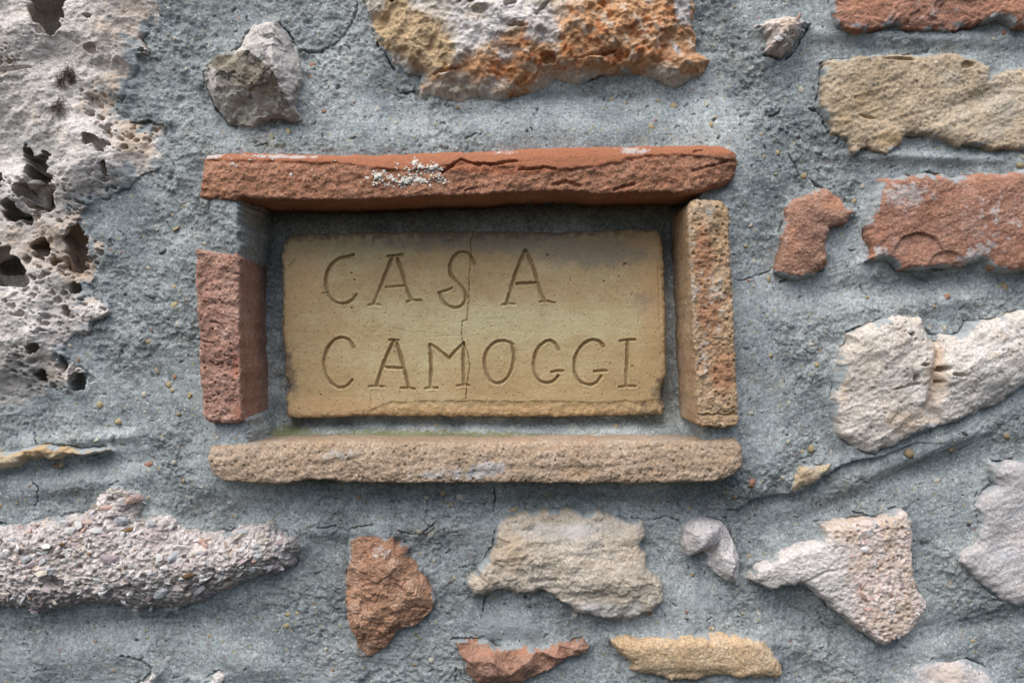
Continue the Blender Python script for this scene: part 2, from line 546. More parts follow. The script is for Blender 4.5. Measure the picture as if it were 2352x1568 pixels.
def f_trav(U, Vv, sd):
    H = 9 * (1 - np.exp(-np.maximum(sd, 0) / 60)) - 1.0
    H += 6.5 * fbm(U, Vv, 170, 2, 1) + 2.2 * fbm(U, Vv, 75, 3, 2) + 2.0 * (ridged(U + 8 * gn(U / 40, Vv / 40, 91), Vv, 90, 3, 93, .5) - 1.1)
    H += blobs(U, Vv, [(40, 130, 120, 90, 0, 5), (230, 60, 130, 90, 0, 3), (60, 420, 80, 50, -20, 4), (230, 380, 110, 70, 0, 5),
                       (20, 700, 120, 50, -15, 4), (60, 880, 140, 60, -10, -4), (60, 780, 110, 40, -20, 5), (250, 170, 80, 25, 0, -2), (0, 300, 120, 30, 0, -3)])
    H += .5 * aniso(U, Vv, -12, 90, 16, 3, 4)
    H += .35 * fbm(U, Vv, 12, 3, 8) + .22 * gn(U / 4.5, Vv / 4.5, 9)
    por = sstep(.1, .6, fbm(U, Vv, 120, 2, 12) + blobs(U, Vv, [(200, 640, 120, 160, 0, .7), (270, 330, 100, 130, 0, .6), (120, 860, 110, 80, 0, .6), (60, 520, 120, 120, 0, .5)]) - .1)
    f1, f2, r = worley(U / 24 + .3 * gn(U / 20, Vv / 20, 5), Vv / 20 + .3 * gn(U / 20, Vv / 20, 6), 3)
    H -= por * np.where(r > .55, 5.5, 0) * (1 - sstep(.12, .34, f1))
    f1, f2, r = worley(U / 11, Vv / 10, 6)
    H -= (0.3 + por) * np.where(r > .6, 2.0, 0) * (1 - sstep(.1, .36, f1))
    cav = [('A', 400, 60, 128, 170, 12, 34), ('A', 430, 220, 75, 85, 20, 30),
           ('A', 255, 1170, 36, 90, -25, 22), ('A', 320, 1290, 85, 120, -10, 34), ('A', 350, 1450, 100, 130, -15, 36), ('A', 370, 1180, 40, 60, 10, 14), ('A', 120, 1530, 60, 45, 0, 26),
           ('A', 30, 1350, 50, 70, 0, 26), ('B', 20, 330, 110, 90, 10, 30), ('B', 250, 60, 40, 36, 0, 18), ('A', 240, 1420, 60, 60, 0, 24),
           ('B', 60, 420, 190, 120, 18, 32), ('B', 145, 25, 80, 50, 10, 26), ('B', 345, 265, 75, 78, 0, 28), ('B', 585, 250, 76, 165, 4, 30), ('B', 575, 385, 70, 45, 0, 26),
           ('B', 568, 550, 42, 42, 30, 16), ('B', 512, 720, 26, 42, 0, 16), ('B', 300, 990, 52, 30, -20, 16), ('B', 495, 1100, 32, 60, 0, 16), ('B', 600, 1260, 68, 95, -15, 26),
           ('B', 320, 1185, 45, 45, 20, 18), ('B', 440, 360, 30, 30, 0, 12), ('B', 240, 350, 30, 30, 0, 12), ('B', 750, 290, 28, 26, 0, 4), ('B', 455, 640, 26, 28, 0, 5),
           ('B', 127, 652, 14, 14, 0, 5), ('B', 330, 30, 30, 40, 0, 16),
           ('A', 700, 160, 26, 16, 0, 6), ('A', 1060, 380, 22, 18, 0, 10), ('A', 715, 395, 45, 40, 0, 4), ('A', 735, 1060, 55, 40, 10, 10), ('A', 800, 1100, 38, 42, 0, 12),
           ('A', 820, 1260, 22, 50, 0, 9), ('A', 700, 855, 32, 26, 0, 7), ('A', 640, 690, 14, 14, 0, 8), ('A', 720, 770, 40, 50, 0, 4), ('A', 825, 985, 22, 26, 0, 8),
           ('A', 980, 1020, 20, 26, 0, 6), ('A', 420, 1330, 30, 30, 0, 8), ('A', 150, 550, 150, 18, -8, 3), ('A', 60, 650, 60, 20, -25, 3)]
    dU, dV = np.zeros_like(U), np.zeros_like(U)
    for i, (vw, a, b, ra, rb, dg, dp) in enumerate(cav):
        k, ox, oy = VIEW[vw]
        c = cavity(U, Vv, a * k + ox, b * k + oy, ra * k, rb * k, dg, dp, i)
        H -= c
        if dp >= 9:      # hollows widen behind their mouths
            t = c / (1.25 * dp)
            dU += (U - a * k - ox) * 1.25 * sstep(0, .7, t)
            dV += (Vv - b * k - oy) * 1.25 * sstep(0, .7, t)
    at = {'m1': blobs(U, Vv, [(290, 60, 110, 130, 0, .55), (280, 240, 80, 70, 0, .6), (330, 330, 60, 90, 0, .7), (210, 590, 90, 110, 0, .9), (130, 860, 50, 50, 0, .7), (60, 560, 90, 60, 0, .5)]),
          'm2': blobs(U, Vv, [(40, 870, 150, 90, 0, .8), (60, 330, 110, 50, 0, .5), (40, 180, 110, 50, 0, .35), (120, 380, 60, 60, 0, .6)]), '_du': dU, '_dv': dV}
    return H, at

def f_top(U, Vv, sd):
    H = 13 * (1 - np.exp(-np.maximum(sd, 0) / 28)) - 2
    H += blobs(U, Vv, [(1180, 60, 190, 70, 12, 9), (1420, 60, 160, 90, 0, 6), (1000, 130, 110, 60, 25, 3), (1350, 150, 260, 34, 0, 4), (1090, 160, 130, 40, -10, 3), (1200, 215, 200, 30, 0, -3)])
    wu, wv = U + 10 * gn(U / 60, Vv / 60, 31), Vv + 10 * gn(U / 60, Vv / 60, 32)
    H += 4.6 * (ridged(wu, wv, 120, 4, 21, .55) - 1.2) + 3.2 * fbm(wu, wv, 60, 4, 24, .55)
    orange = blobs(U, Vv, [(1450, 90, 190, 110, 0, 1.0)])
    H += orange * 1.3 * fbm(U, Vv, 18, 3, 27)
    H += .8 * aniso(U, Vv, -18, 70, 14, 3, 28) * (.4 + orange) + .3 * gn(U / 4.5, Vv / 4.5, 9) + .45 * fbm(U, Vv, 10, 2, 33)
    for i, (a, b, ra, rb, dg, dp) in enumerate([(1075, 70, 42, 24, -30, 16), (905, 100, 55, 22, 5, 5), (430, 20, 32, 24, -30, 14), (1110, 205, 60, 10, 6, 6), (860, 40, 26, 12, 0, 5), (1290, 370, 50, 30, -10, 5),
                                                (700, 440, 100, 9, -14, 4), (1560, 350, 120, 9, -12, 4), (800, 40, 40, 9, -45, 4), (1250, 110, 70, 10, -48, 4)]):
        k, ox, oy = VIEW['T']
        H -= cavity(U, Vv, a * k + ox, b * k + oy, ra * k, rb * k, dg, dp, i)
    T = lambda x, y, rx, ry, d, a: (x * .40625 + 735, y * .40625, rx * .40625, ry * .40625, d, a)
    at = {'m1': blobs(U, Vv, [T(1700, 120, 420, 220, 0, .95), T(1100, 290, 260, 90, -20, .85), T(1650, 330, 520, 110, -5, .9), T(2120, 250, 150, 200, 0, .9), T(960, 60, 60, 90, 0, .7),
                              T(900, 430, 90, 80, 0, .55), T(1120, 450, 130, 110, 0, .6), T(620, 480, 160, 40, -20, .6), T(1150, 560, 80, 40, 0, .7)]),
          'm2': blobs(U, Vv, [T(520, 210, 160, 130, 0, 1.0), T(640, 330, 140, 120, 20, 1.0), T(330, 170, 60, 120, 0, .8), T(440, 60, 60, 80, 0, .8), T(950, 520, 250, 60, 0, .6)]),
          'm3': blobs(U, Vv, [T(1000, 90, 420, 130, 8, .9), T(900, 240, 170, 70, -15, .8), T(2040, 60, 60, 130, 0, .8), T(1990, 300, 30, 110, -30, .7), T(1000, 350, 200, 60, -15, .4), T(1290, 250, 80, 90, 0, .5)])}
    return H, at

def f_block(bulge, w, rim=-1.5, lf=(2.0, 120), mf=(1.2, 36), ff=.4, strata=None, bl=(), seed=0, pits=0, m1=(), m2=(), steps=None, extra=None):
    def f(U, Vv, sd):
        H = bulge * (1 - np.exp(-np.maximum(sd, 0) / w)) + rim
        H += .9 * lf[0] * fbm(U, Vv, lf[1], 2, 100 + seed) + .62 * mf[0] * fbm(U, Vv, mf[1], 4, 110 + seed, .55)
        H += .75 * ff * fbm(U, Vv, 9, 2, 120 + seed) + .22 * gn(U / 4.2, Vv / 4.2, 130 + seed)
        if strata:
            H += .5 * strata[0] * aniso(U, Vv, strata[1], strata[2], strata[3], 3, 140 + seed)
        if steps:      # broken flakes: terraces cut along noise levels
            q = fbm(U, Vv, steps[1], 3, 150 + seed)
            H += steps[0] * (sstep(.0, .05, q) + .7 * sstep(.32, .36, q) + .7 * sstep(-.36, -.32, q))
        if pits:
            f1, f2, r = worley(U / 17 + .3 * gn(U / 9, Vv / 9, 21), Vv / 14 + .3 * gn(U / 9, Vv / 9, 22), seed + 9)
            H -= pits * np.where(r > .8, 1, 0) * (1 - sstep(.02, .1 + 1.2 * np.clip(r - .8, 0, 1), f1))
        H += blobs(U, Vv, bl)
        at = {'m1': blobs(U, Vv, m1), 'm2': blobs(U, Vv, m2)}
        if extra:
            H = extra(U, Vv, sd, H)
        return H, at
    return f

def f_facets(view, pts, rough=.5, strata=None, seed=0, m1=(), m2=(), step=None, planes=None):
    k, ox, oy = VIEW[view]
    pp = [(a * k + ox, b * k + oy, h) for a, b, h in pts]
    def f(U, Vv, sd):
        wu, wv = U + 3 * gn(U / 22, Vv / 22, 171 + seed), Vv + 3 * gn(U / 22, Vv / 22, 172 + seed)
        H = tri_surface(wu, wv, pp)
        H += rough * fbm(U, Vv, 26, 4, 160 + seed) + .3 * rough * gn(U / 4.5, Vv / 4.5, 167 + seed)
        if strata:
            H += strata[0] * aniso(U, Vv, strata[1], strata[2], strata[3], 2, 165 + seed)
        if step:
            q = fbm(U, Vv, step[1], 3, 150 + seed)
            H += step[0] * (sstep(.0, .06, q) + sstep(.35, .4, q))
        at = {'m1': blobs(U, Vv, m1), 'm2': blobs(U, Vv, m2)}
        for nm, pl in (planes or {}).items():
            at[nm] = np.maximum.reduce([sstep(-2.5, 2.5, poly_sd(wu, wv, V(view, *q))) for q in pl])
        return H, at
    return f

FLINT = [(1510, 560, 3), (1550, 680, 4), (1600, 800, 3), (1700, 920, 1), (1860, 955, 2), (2060, 880, 7), (2240, 900, 1), (2180, 800, 8), (2235, 560, 4), (2210, 400, 3), (2150, 310, 3),
         (2060, 190, 7), (1890, 220, 5), (1820, 290, 4), (1810, 390, 8), (1640, 460, 15), (1600, 500, 9), (1900, 450, 21), (2070, 590, 25), (2130, 720, 16), (1650, 600, 14), (1650, 690, 14),
         (1830, 690, 17), (1880, 720, 15), (1610, 720, 9), (1700, 860, 4), (1940, 880, 5), (2060, 330, 16), (2010, 250, 13)]
SHARD = [(175, 425, 4), (290, 430, 6), (430, 425, 5), (510, 480, 4), (430, 520, 13), (250, 520, 10), (165, 600, 7), (155, 760, 6), (400, 660, 14), (480, 650, 10), (520, 600, 6), (590, 650, 4), (660, 780, 4),
         (560, 740, 13), (400, 780, 15), (560, 920, 3), (450, 950, 4), (430, 880, 11), (230, 900, 11), (170, 900, 5), (210, 1060, 2), (310, 1105, 1), (230, 1115, 1), (330, 1000, 7), (370, 1060, 2), (640, 840, 4)]
REDBOT = [(755, 1020, 2), (870, 1020, 3), (950, 1022, 3), (1000, 1055, 4), (1130, 1052, 4), (1230, 1060, 4), (1350, 1030, 4), (1480, 1010, 4), (1525, 1050, 2), (1500, 1085, 2), (1400, 1110, 3), (1330, 1150, 3),
          (1240, 1200, 2), (1150, 1245, 2), (1000, 1262, 1), (880, 1252, 1), (820, 1190, 2), (780, 1090, 3), (850, 1110, 11), (980, 1110, 13), (1150, 1120, 13), (1330, 1085, 10), (1450, 1050, 8), (1080, 1190, 9), (930, 1190, 9)]
QUARTZ = [(1563, 1210, 4), (1585, 1191, 7), (1625, 1188, 8), (1660, 1200, 5), (1680, 1235, 4), (1695, 1280, 4), (1690, 1333, 3), (1660, 1330, 3), (1625, 1295, 3), (1600, 1268, 3), (1575, 1270, 6), (1562, 1250, 5),
          (1585, 1215, 17), (1620, 1210, 19), (1600, 1245, 18), (1628, 1240, 14), (1636, 1262, 4), (1650, 1270, 12), (1675, 1280, 15), (1670, 1310, 12), (1650, 1230, 9)]

def brick_scoop(U, Vv, sd, H):
    a = U + 4 * gn(U / 25, Vv / 25, 191)
    q = np.hypot((a - 2098) / 60, (Vv - 592) / 56)
    H = H - 3.0 * np.clip((628 - Vv) / 92, 0, 1) * (1 - sstep(.93, 1.0, q))
    q = np.hypot((a - 2165) / 42, (Vv - 618) / 40)
    return H - 2.2 * np.clip((630 - Vv) / 52, 0, 1) * (1 - sstep(.92, 1.0, q))

MATS = {}
MATS['trav'] = m_limestone('pale_travertine', [lin(194, 186, 178), lin(213, 205, 198), lin(224, 218, 212)], lin(212, 190, 168), lin(176, 172, 166))
MATS['white'] = m_limestone('white_limestone', [lin(200, 189, 175), lin(216, 207, 197), lin(226, 220, 213)], lin(210, 180, 146), lin(176, 172, 167))
MATS['beige'] = m_limestone('beige_limestone', [lin(184, 169, 150), lin(197, 184, 166), lin(207, 196, 182)], lin(206, 182, 152), lin(206, 202, 198))
MATS['tan'] = m_limestone('tan_sandstone', [lin(178, 158, 131), lin(192, 173, 147), lin(200, 186, 165)], lin(212, 182, 142), lin(186, 178, 166))
MATS['grey'] = m_limestone('grey_pink_limestone', [lin(184, 179, 178), lin(200, 194, 192), lin(210, 203, 200)], lin(220, 203, 188), lin(190, 194, 198))
MATS['ochre'] = m_limestone('ochre_sandstone', [lin(166, 148, 120), lin(184, 165, 136), lin(194, 178, 152)], lin(194, 164, 122), lin(150, 142, 130))
MATS['buff'] = m_brick('buff_brick', [lin(198, 168, 132), lin(209, 182, 147), lin(216, 193, 163)], lin(208, 172, 136), lin(222, 206, 180), dirt=lin(132, 110, 84))
MATS['red'] = m_brick('red_brick', [lin(158, 120, 101), lin(172, 133, 113), lin(186, 150, 131)], lin(168, 124, 102))
MATS['pink'] = m_brick('weathered_pink_brick', [lin(164, 119, 98), lin(178, 133, 112), lin(192, 156, 140)], lin(172, 122, 99))
MATS['shard'] = m_brick('brown_red_brick', [lin(164, 126, 102), lin(178, 139, 113), lin(194, 163, 140)], lin(170, 124, 98))

def m_flint():
    m = Mat('grey_flint', .55, .4)
    m.base([lin(152, 145, 134), lin(178, 172, 162), lin(198, 194, 188)], 40, 6, .6)
    m.mask('m1', lin(208, 201, 194), .85, 130, .35, .25)
    m.mask('m3', lin(186, 182, 169), .8, 130, .35, .25)
    m.mask('m2', lin(142, 130, 111), .85, 110, .35, .25)
    m.patch(70, .5, .62, lin(136, 132, 132), .5)
    m.patch(120, .54, .62, lin(96, 88, 80), .45)
    m.patch(60, .58, .68, lin(92, 84, 74), .5)
    m.specks(500, .05, lin(84, 78, 72), .5)
    m.bump([(m.noise(150, 6, .7), 1.0)], .0016, .9)
    return m.done()
MATS['flint'] = m_flint()

def m_toprock():
    m = Mat('ochre_and_white_rock')
    m.base([lin(198, 184, 166), lin(212, 200, 186), lin(220, 212, 204)], 24, 8, .65)
    m.mask('m2', lin(194, 164, 122), .85, 34, .95, .16, 9)
    m.mask('m1', lin(208, 156, 110), .9, 40, 1.0, .18, 9)
    m.patch(70, .55, .66, lin(182, 100, 54), 0.0)
    # deeper orange veins only where the orange mask is
    v = m.math('MULTIPLY', m.rng(m.noise(75, 7, .65), .5, .64), m.rng(m.attr('m1'), .25, .7))
    m.layer(v, lin(196, 118, 68), .8)
    v = m.math('MULTIPLY', m.rng(m.noise(95, 7, .65, None, 0, .4), .54, .62), m.rng(m.attr('m1'), .1, .5))
    m.layer(v, lin(224, 206, 184), .75)
    m.mask('m3', lin(220, 215, 212), .85, 40, 1.0, .16, 9)
    m.specks(420, .06, lin(110, 84, 62), .6)
    m.grains(600, .12)
    m.mask('smear', lin(164, 171, 172), .95, 140, .6, .15)
    m.bump([(m.noise(420, 4, .7), 1.0), (m.noise(130, 5, .7), 1.6)], .0014, 1.0)
    return m.done()
MATS['top'] = m_toprock()

def m_conglomerate():
    m = Mat('conglomerate')
    m.base([lin(184, 174, 168), lin(210, 200, 194), lin(226, 218, 213)], 60, 8, .7)
    m.patch(45, .52, .64, lin(176, 158, 160), .7)
    m.patch(80, .56, .68, lin(200, 176, 150), .6)
    m.grains(420, .2)
    m.specks(330, .18, lin(216, 208, 200), .8, .36)
    m.specks(400, .09, lin(104, 92, 88), .75, .3)
    m.mask('smear', lin(164, 171, 172), .95, 160, .6, .15)
    m.bump([(m.noise(420, 4, .7), 1.0), (m.vor(300), 1.4)], .0018, 1.0)
    return m.done()
MATS['congl'] = m_conglomerate()

def m_breccia():
    m = Mat('white_pink_breccia')
    m.base([lin(208, 194, 183), lin(219, 207, 198), lin(226, 217, 211)], 40, 8, .65)
    m.mask('m1', lin(222, 203, 192), .75, 60, 1.0, .2, 9)
    m.specks(240, .08, lin(226, 222, 220), .8, .34)
    v = m.math('MULTIPLY', m.rng(m.vor(260), .34, .2), m.rng(m.attr('m1'), .3, .6))
    m.layer(v, lin(200, 170, 158), .4)
    m.specks(300, .08, lin(186, 148, 136), .7, .3)
    m.specks(360, .07, lin(166, 162, 156), .7, .3)
    m.patch(48, .5, .56, lin(206, 182, 156), .5, 3)
    m.mask('m2', lin(226, 220, 216), .75, 60, .4, .25)
    m.grains(500, .12)
    m.mask('smear', lin(164, 171, 172), .95, 160, .6, .15)
    m.bump([(m.noise(420, 4, .7), 1.0), (m.vor(320), .8)], .0014, .9)
    return m.done()
MATS['breccia'] = m_breccia()
MATS['mortar'] = m_mortar()

def f_congl(U, Vv, sd):
    H = 15 * (1 - np.exp(-np.maximum(sd, 0) / 24)) - 2
    H += 3 * fbm(U, Vv, 110, 2, 71) + blobs(U, Vv, [(330, 1300, 230, 40, -8, 5), (150, 1350, 140, 50, 0, 4), (560, 1270, 110, 40, -20, 4), (290, 1150, 60, 40, 0, -4), (120, 1230, 140, 30, 0, 2)])
    f1, f2, r = worley(U / 22, Vv / 15, 4)
    H += (1.8 * r + 1.0 * sstep(0, .3, f2 - f1)) * sstep(2, 14, sd)
    f1, f2, r = worley(U / 9, Vv / 7, 8)
    H += 1.1 * r + .5 * sstep(0, .4, f2 - f1)
    H += 1.4 * fbm(U, Vv, 26, 3, 74) + .3 * gn(U / 4, Vv / 4, 75)
    f1, f2, r = worley(U / 26, Vv / 20, 15)
    H -= np.where(r > .75, 4.0, 0) * (1 - sstep(.1, .32, f1))
    H -= cavity(U, Vv, 157, 1318, 22, 14, 20, 8, 3)
    return H, {}

def f_tri(U, Vv, sd):
    pink = blobs(U, Vv, [(2010, 1330, 95, 150, 0, 1.0), (1990, 1220, 110, 50, 0, .8), (2030, 1430, 80, 50, 0, .7)])
    H = 12 * (1 - np.exp(-np.maximum(sd, 0) / 4)) - 1
    H += blobs(U, Vv, [(1860, 1290, 90, 60, 20, 4), (2000, 1380, 80, 90, 0, 4), (1750, 1330, 60, 20, 0, -2)]) + .9 * fbm(U, Vv, 70, 2, 81) + (.12 + .3 * np.clip(pink, 0, 1)) * fbm(U, Vv, 14, 2, 83)
    f1, f2, r = worley(U / 11, Vv / 9, 14)
    H += np.clip(pink, 0, 1) * (.9 * r + .4 * sstep(0, .4, f2 - f1))
    f1, f2, r = worley(U / 17, Vv / 14, 19)
    H -= np.clip(pink, 0, 1) * np.where(r > .7, 3, 0) * (1 - sstep(.1, .32, f1))
    H -= 1.5 * np.exp(-(line_d(U, Vv, V('G', (560, 930), (690, 850), (760, 840))) / 3) ** 2)
    H += (.06 + .18 * np.clip(pink, 0, 1)) * gn(U / 4, Vv / 4, 85)
    return H, {'m1': pink, 'm2': blobs(U, Vv, [(1850, 1280, 90, 60, -20, 1), (1760, 1320, 60, 40, 0, .9), (1900, 1370, 60, 50, 40, .8)])}

def f_white(U, Vv, sd):
    H, at = f_block(9, 10, 1.5, (2, 110), (1.8, 44), .55, (1.1, -28, 70, 14), seed=5, pits=2.5)(U, Vv, sd)
    H += blobs(U, Vv, [(2010, 830, 90, 80, 0, 5), (2250, 830, 130, 60, -25, 6), (2000, 950, 70, 50, 0, 3), (2330, 900, 90, 40, -25, -4), (2170, 920, 60, 30, -25, -2)])
    H -= 8 * np.exp(-(line_d(U, Vv, V('F', (1630, 880), (1690, 980), (1640, 1180), (1640, 1300), (1600, 1420), (1650, 1500))) / 15) ** 2)
    for i, (a, b, ra, rb, dg, dp) in enumerate([(1690, 1140, 45, 24, 0, 10), (1490, 1205, 22, 24, 0, 7), (1465, 890, 20, 18, 0, 5), (1670, 1230, 30, 14, 0, 6), (1550, 1110, 24, 14, 0, 4), (1780, 1180, 50, 14, 10, 4), (1430, 1260, 110, 12, -14, 3)]):
        k, ox, oy = VIEW['F']
        H -= cavity(U, Vv, a * k + ox, b * k + oy, ra * k, rb * k, dg, dp, i)
    at = {'m1': blobs(U, Vv, [(2130, 850, 30, 80, 0, .7), (2060, 960, 80, 50, 0, .5), (1925, 900, 14, 60, 0, .6)]), 'm2': blobs(U, Vv, [(2280, 930, 110, 40, -28, .7)])}
    return H, at

def cavs(view, lst):
    k, ox, oy = VIEW[view]
    def ex(U, Vv, sd, H):
        for i, (a, b, ra, rb, dg, dp) in enumerate(lst):
            H = H - cavity(U, Vv, a * k + ox, b * k + oy, ra * k, rb * k, dg, dp, i)
        return H
    return ex

STONES = [  # key, name, label, material, relief, smear width and strength
    ('trav', 'travertine_stone', 'huge pale travertine stone riddled with deep holes, left of the plaque', 'trav', f_trav, (46, .85)),
    ('flint', 'flint_stone', 'grey faceted flint stone set above the left end of the top frame brick', 'flint',
     f_facets('A', FLINT, .8, (.5, 60, 40, 8), 1, step=(1.1, 46), planes={
         'm1': [[(1690, 445), (1810, 390), (1820, 290), (1890, 210), (2070, 180), (2230, 400), (2245, 560), (2200, 780), (2260, 920), (2160, 800), (2072, 590), (1900, 452)], [(1560, 560), (1652, 572), (1650, 690), (1600, 705)]],
         'm2': [[(1600, 470), (1660, 455), (1900, 452), (2072, 590), (2110, 720), (2060, 760), (1890, 725), (1830, 690), (1655, 690), (1655, 575), (1600, 520)]],
         'm3': [[(1620, 725), (1830, 690), (1890, 730), (1945, 885), (1860, 960), (1790, 930), (1690, 860)]]}), (6, .1)),
    ('top', 'rubble_stone', 'large craggy rock, white and bright orange, above the top frame brick', 'top', f_top, (14, .7)),
    ('redtop', 'brick', 'weathered pink brick lying above the tan block', 'pink', f_block(4.5, 8, 2, (2.0, 150), (1.2, 40), .4, (.9, 8, 110, 18), seed=2, steps=(1.6, 110),
        m1=[(1990, 20, 90, 50, 0, .8), (2330, 10, 90, 60, 0, .7)], m2=[(2130, 30, 120, 60, 0, .3)]), (16, .8)),
    ('breccia_s', 'rubble_stone', 'small pink fragment poking out of the mortar beside the weathered pink brick', 'breccia', f_block(12, 12, -.5, (2, 50), (1.8, 22), .6, seed=3, pits=2,
        bl=[(1790, 75, 50, 25, -40, 4), (1720, 60, 30, 15, 0, -4)], m1=[(1780, 70, 70, 40, 0, .8)]), (14, .9)),
    ('tan', 'rubble_stone', 'wide tan sandstone block between two bricks', 'tan', f_block(4, 8, 1.5, (2.0, 130), (1.4, 34), .6, (1.0, -20, 70, 15), seed=4, pits=1.5,
        bl=[(2250, 230, 80, 20, -20, -3), (2180, 330, 140, 30, 10, 2), (2000, 200, 100, 50, 0, 2)], m1=[(1960, 250, 90, 80, 0, .5), (2040, 330, 40, 20, 0, .7)], m2=[(2290, 260, 90, 80, 0, .5)],
        extra=cavs('E', [(1950, 1090, 110, 18, 4, 7), (1400, 455, 150, 12, 0, 3), (1900, 500, 50, 26, 0, 3), (1180, 880, 60, 10, 15, 2)])), (16, .75)),
    ('redsmall', 'brick', 'small triangular red brick piece next to the whitened red brick', 'red', f_block(6, 8, 2.4, (1.5, 60), (1.0, 26), .4, seed=6, bl=[(1870, 475, 40, 25, 40, 2)],
        m1=[(1910, 470, 40, 30, 0, .9), (1810, 560, 12, 60, 0, .7)]), (14, .85)),
    ('redbig', 'brick', 'red brick dusted with white salt, with a round scooped flake', 'pink', f_block(6.5, 6, 1.5, (1.6, 120), (.9, 34), .35, (.7, -25, 60, 14), seed=7, extra=brick_scoop,
        m1=[(2250, 420, 120, 20, 0, .6)], m2=[(2060, 450, 70, 40, 0, .62), (2010, 590, 22, 30, 0, .75), (2260, 500, 130, 80, 0, .36), (2220, 590, 60, 20, -30, .6)]), (16, .9)),
    ('white', 'rubble_stone', 'chalk white pitted limestone with a vertical cleft, under the whitened red brick', 'white', f_white, (16, .85)),
    ('flake', 'rubble_stone', 'small ochre flake above the mortar ledge beside the bottom frame brick', 'ochre', f_block(6, 7, 1.8, (1, 50), (1, 24), .4, (.8, -28, 50, 10), seed=8), (8, .8)),
    ('shard', 'brick', 'jagged brown red brick shard with a pointed foot', 'shard', f_facets('H', SHARD, 1.4, None, 2, m1=[(850, 1250, 40, 30, 0, .5)], m2=[(880, 1255, 34, 24, 0, .55)], step=(1.2, 70)), (8, .75)),
    ('beige', 'rubble_stone', 'flat beige limestone with a tail, under the bottom frame brick', 'beige', f_block(9, 6, .5, (1.6, 100), (1.5, 44), .4, (1.2, -6, 100, 18), seed=10, steps=(1.1, 85),
        bl=[(1180, 1205, 60, 25, 0, -2), (1300, 1190, 150, 20, 4, -3), (1330, 1300, 150, 60, 15, 4)], m1=[(1180, 1250, 60, 70, 0, .6), (1350, 1290, 100, 40, 0, .35)], m2=[(1290, 1210, 160, 26, 0, .6), (1390, 1390, 110, 30, 0, .8)]), (10, .75)),
    ('quartz', 'rubble_stone', 'small knobbly white quartz lump between beige limestone and breccia', 'grey', f_facets('D', QUARTZ, .9, None, 3, m1=[(1570, 1240, 14, 30, 0, .5)]), (6, .5)),
    ('tri', 'rubble_stone', 'white and pink breccia stone shaped like a broad triangle', 'breccia', f_tri, (10, .8)),
    ('greyright', 'rubble_stone', 'smooth grey pink limestone beside the breccia stone', 'grey', f_block(5, 12, 1, (2, 140), (.9, 50), .35, (.8, -25, 100, 16), seed=12, m2=[(2300, 1270, 60, 30, 0, .5)], m1=[(2330, 1210, 50, 60, 0, .4)]), (12, .7)),
    ('botright', 'rubble_stone', 'pale pink rounded stone below the breccia stone', 'grey', f_block(5, 16, 0, (2, 90), (1.2, 40), .4, seed=13, m1=[(2160, 1540, 60, 30, 0, .8)]), (14, .8)),
    ('tanbot', 'brick', 'buff yellow brick beside the curved red shard', 'buff', f_block(10, 8, 0, (1.2, 120), (.7, 30), .35, seed=14, bl=[(1590, 1535, 150, 14, 0, -3), (1700, 1535, 40, 10, -10, 2)]), (8, .85)),
    ('redbot', 'brick', 'curved red brick shard beside the buff yellow brick', 'red', f_facets('H', REDBOT, .8, None, 4, m1=[(1180, 1485, 130, 14, 0, .75)]), (7, .7)),
    ('congl', 'rubble_stone', 'conglomerate slab packed with white and mauve chips', 'congl', f_congl, (14, .8)),
    ('slab', 'rubble_stone', 'thin ochre slab edge between the travertine and the conglomerate', 'ochre', f_block(8, 6, 1.5, (1.2, 90), (1.2, 26), .4, (1.0, -6, 90, 9), seed=16, m1=[(110, 1030, 110, 12, -4, .9)]), (9, .9)),
    ('corner_a', 'rubble_stone', 'hooked white stone tip showing through broken mortar below the conglomerate', 'white', f_block(4, 7, 1.5, (1, 50), (1, 24), .4, seed=17), (6, .5)),
    ('corner_b', 'rubble_stone', 'small white stone tip in the mortar below the jagged brick shard', 'white', f_block(4, 7, 1.5, (1, 50), (1, 24), .4, seed=18), (8, .7)),
]

# ------------------------------------------------------------------ the wall: one body of mortar holding stones
wall = bpy.data.objects.new('stone_wall', None)
C.objects.link(wall)
wall.location = (0, 0.06, -0.57)
wall['label'] = 'rubble stone wall of mixed stones and brick pieces in grey mortar'
wall['category'] = 'wall'
wall['kind'] = 'thing'

def axis(lo, hi, a, b, st):
    mid = list(np.arange(lo, hi + st, st))
    left, right, s_ = [], [], st
    p = lo
    while p > a:
        s_ = min(s_ * 1.15, 26)
        p -= s_
        left.append(p)
    p, s_ = mid[-1], st
    while p < b:
        s_ = min(s_ * 1.15, 26)
        p += s_
        right.append(p)
    return np.array(left[::-1] + mid + right, np.float32)

MU = axis(-40, 2392, -1500, 3850, 2.15)
MV = axis(-40, 1608, -1000, 2570, 2.15)
U, W = np.meshgrid(MU, MV)
wu, wv = warp(U, W)
SDMAX = np.full(U.shape, -999, np.float32)
for key, *_ in STONES:
    poly = P[key]
    xs, ys = [p[0] for p in poly], [p[1] for p in poly]
    i0, i1 = np.searchsorted(MV, [min(ys) - 90, max(ys) + 90])
    j0, j1 = np.searchsorted(MU, [min(xs) - 90, max(xs) + 90])
    sub = poly_sd(wu[i0:i1, j0:j1], wv[i0:i1, j0:j1], poly)
    SDMAX[i0:i1, j0:j1] = np.maximum(SDMAX[i0:i1, j0:j1], sub)

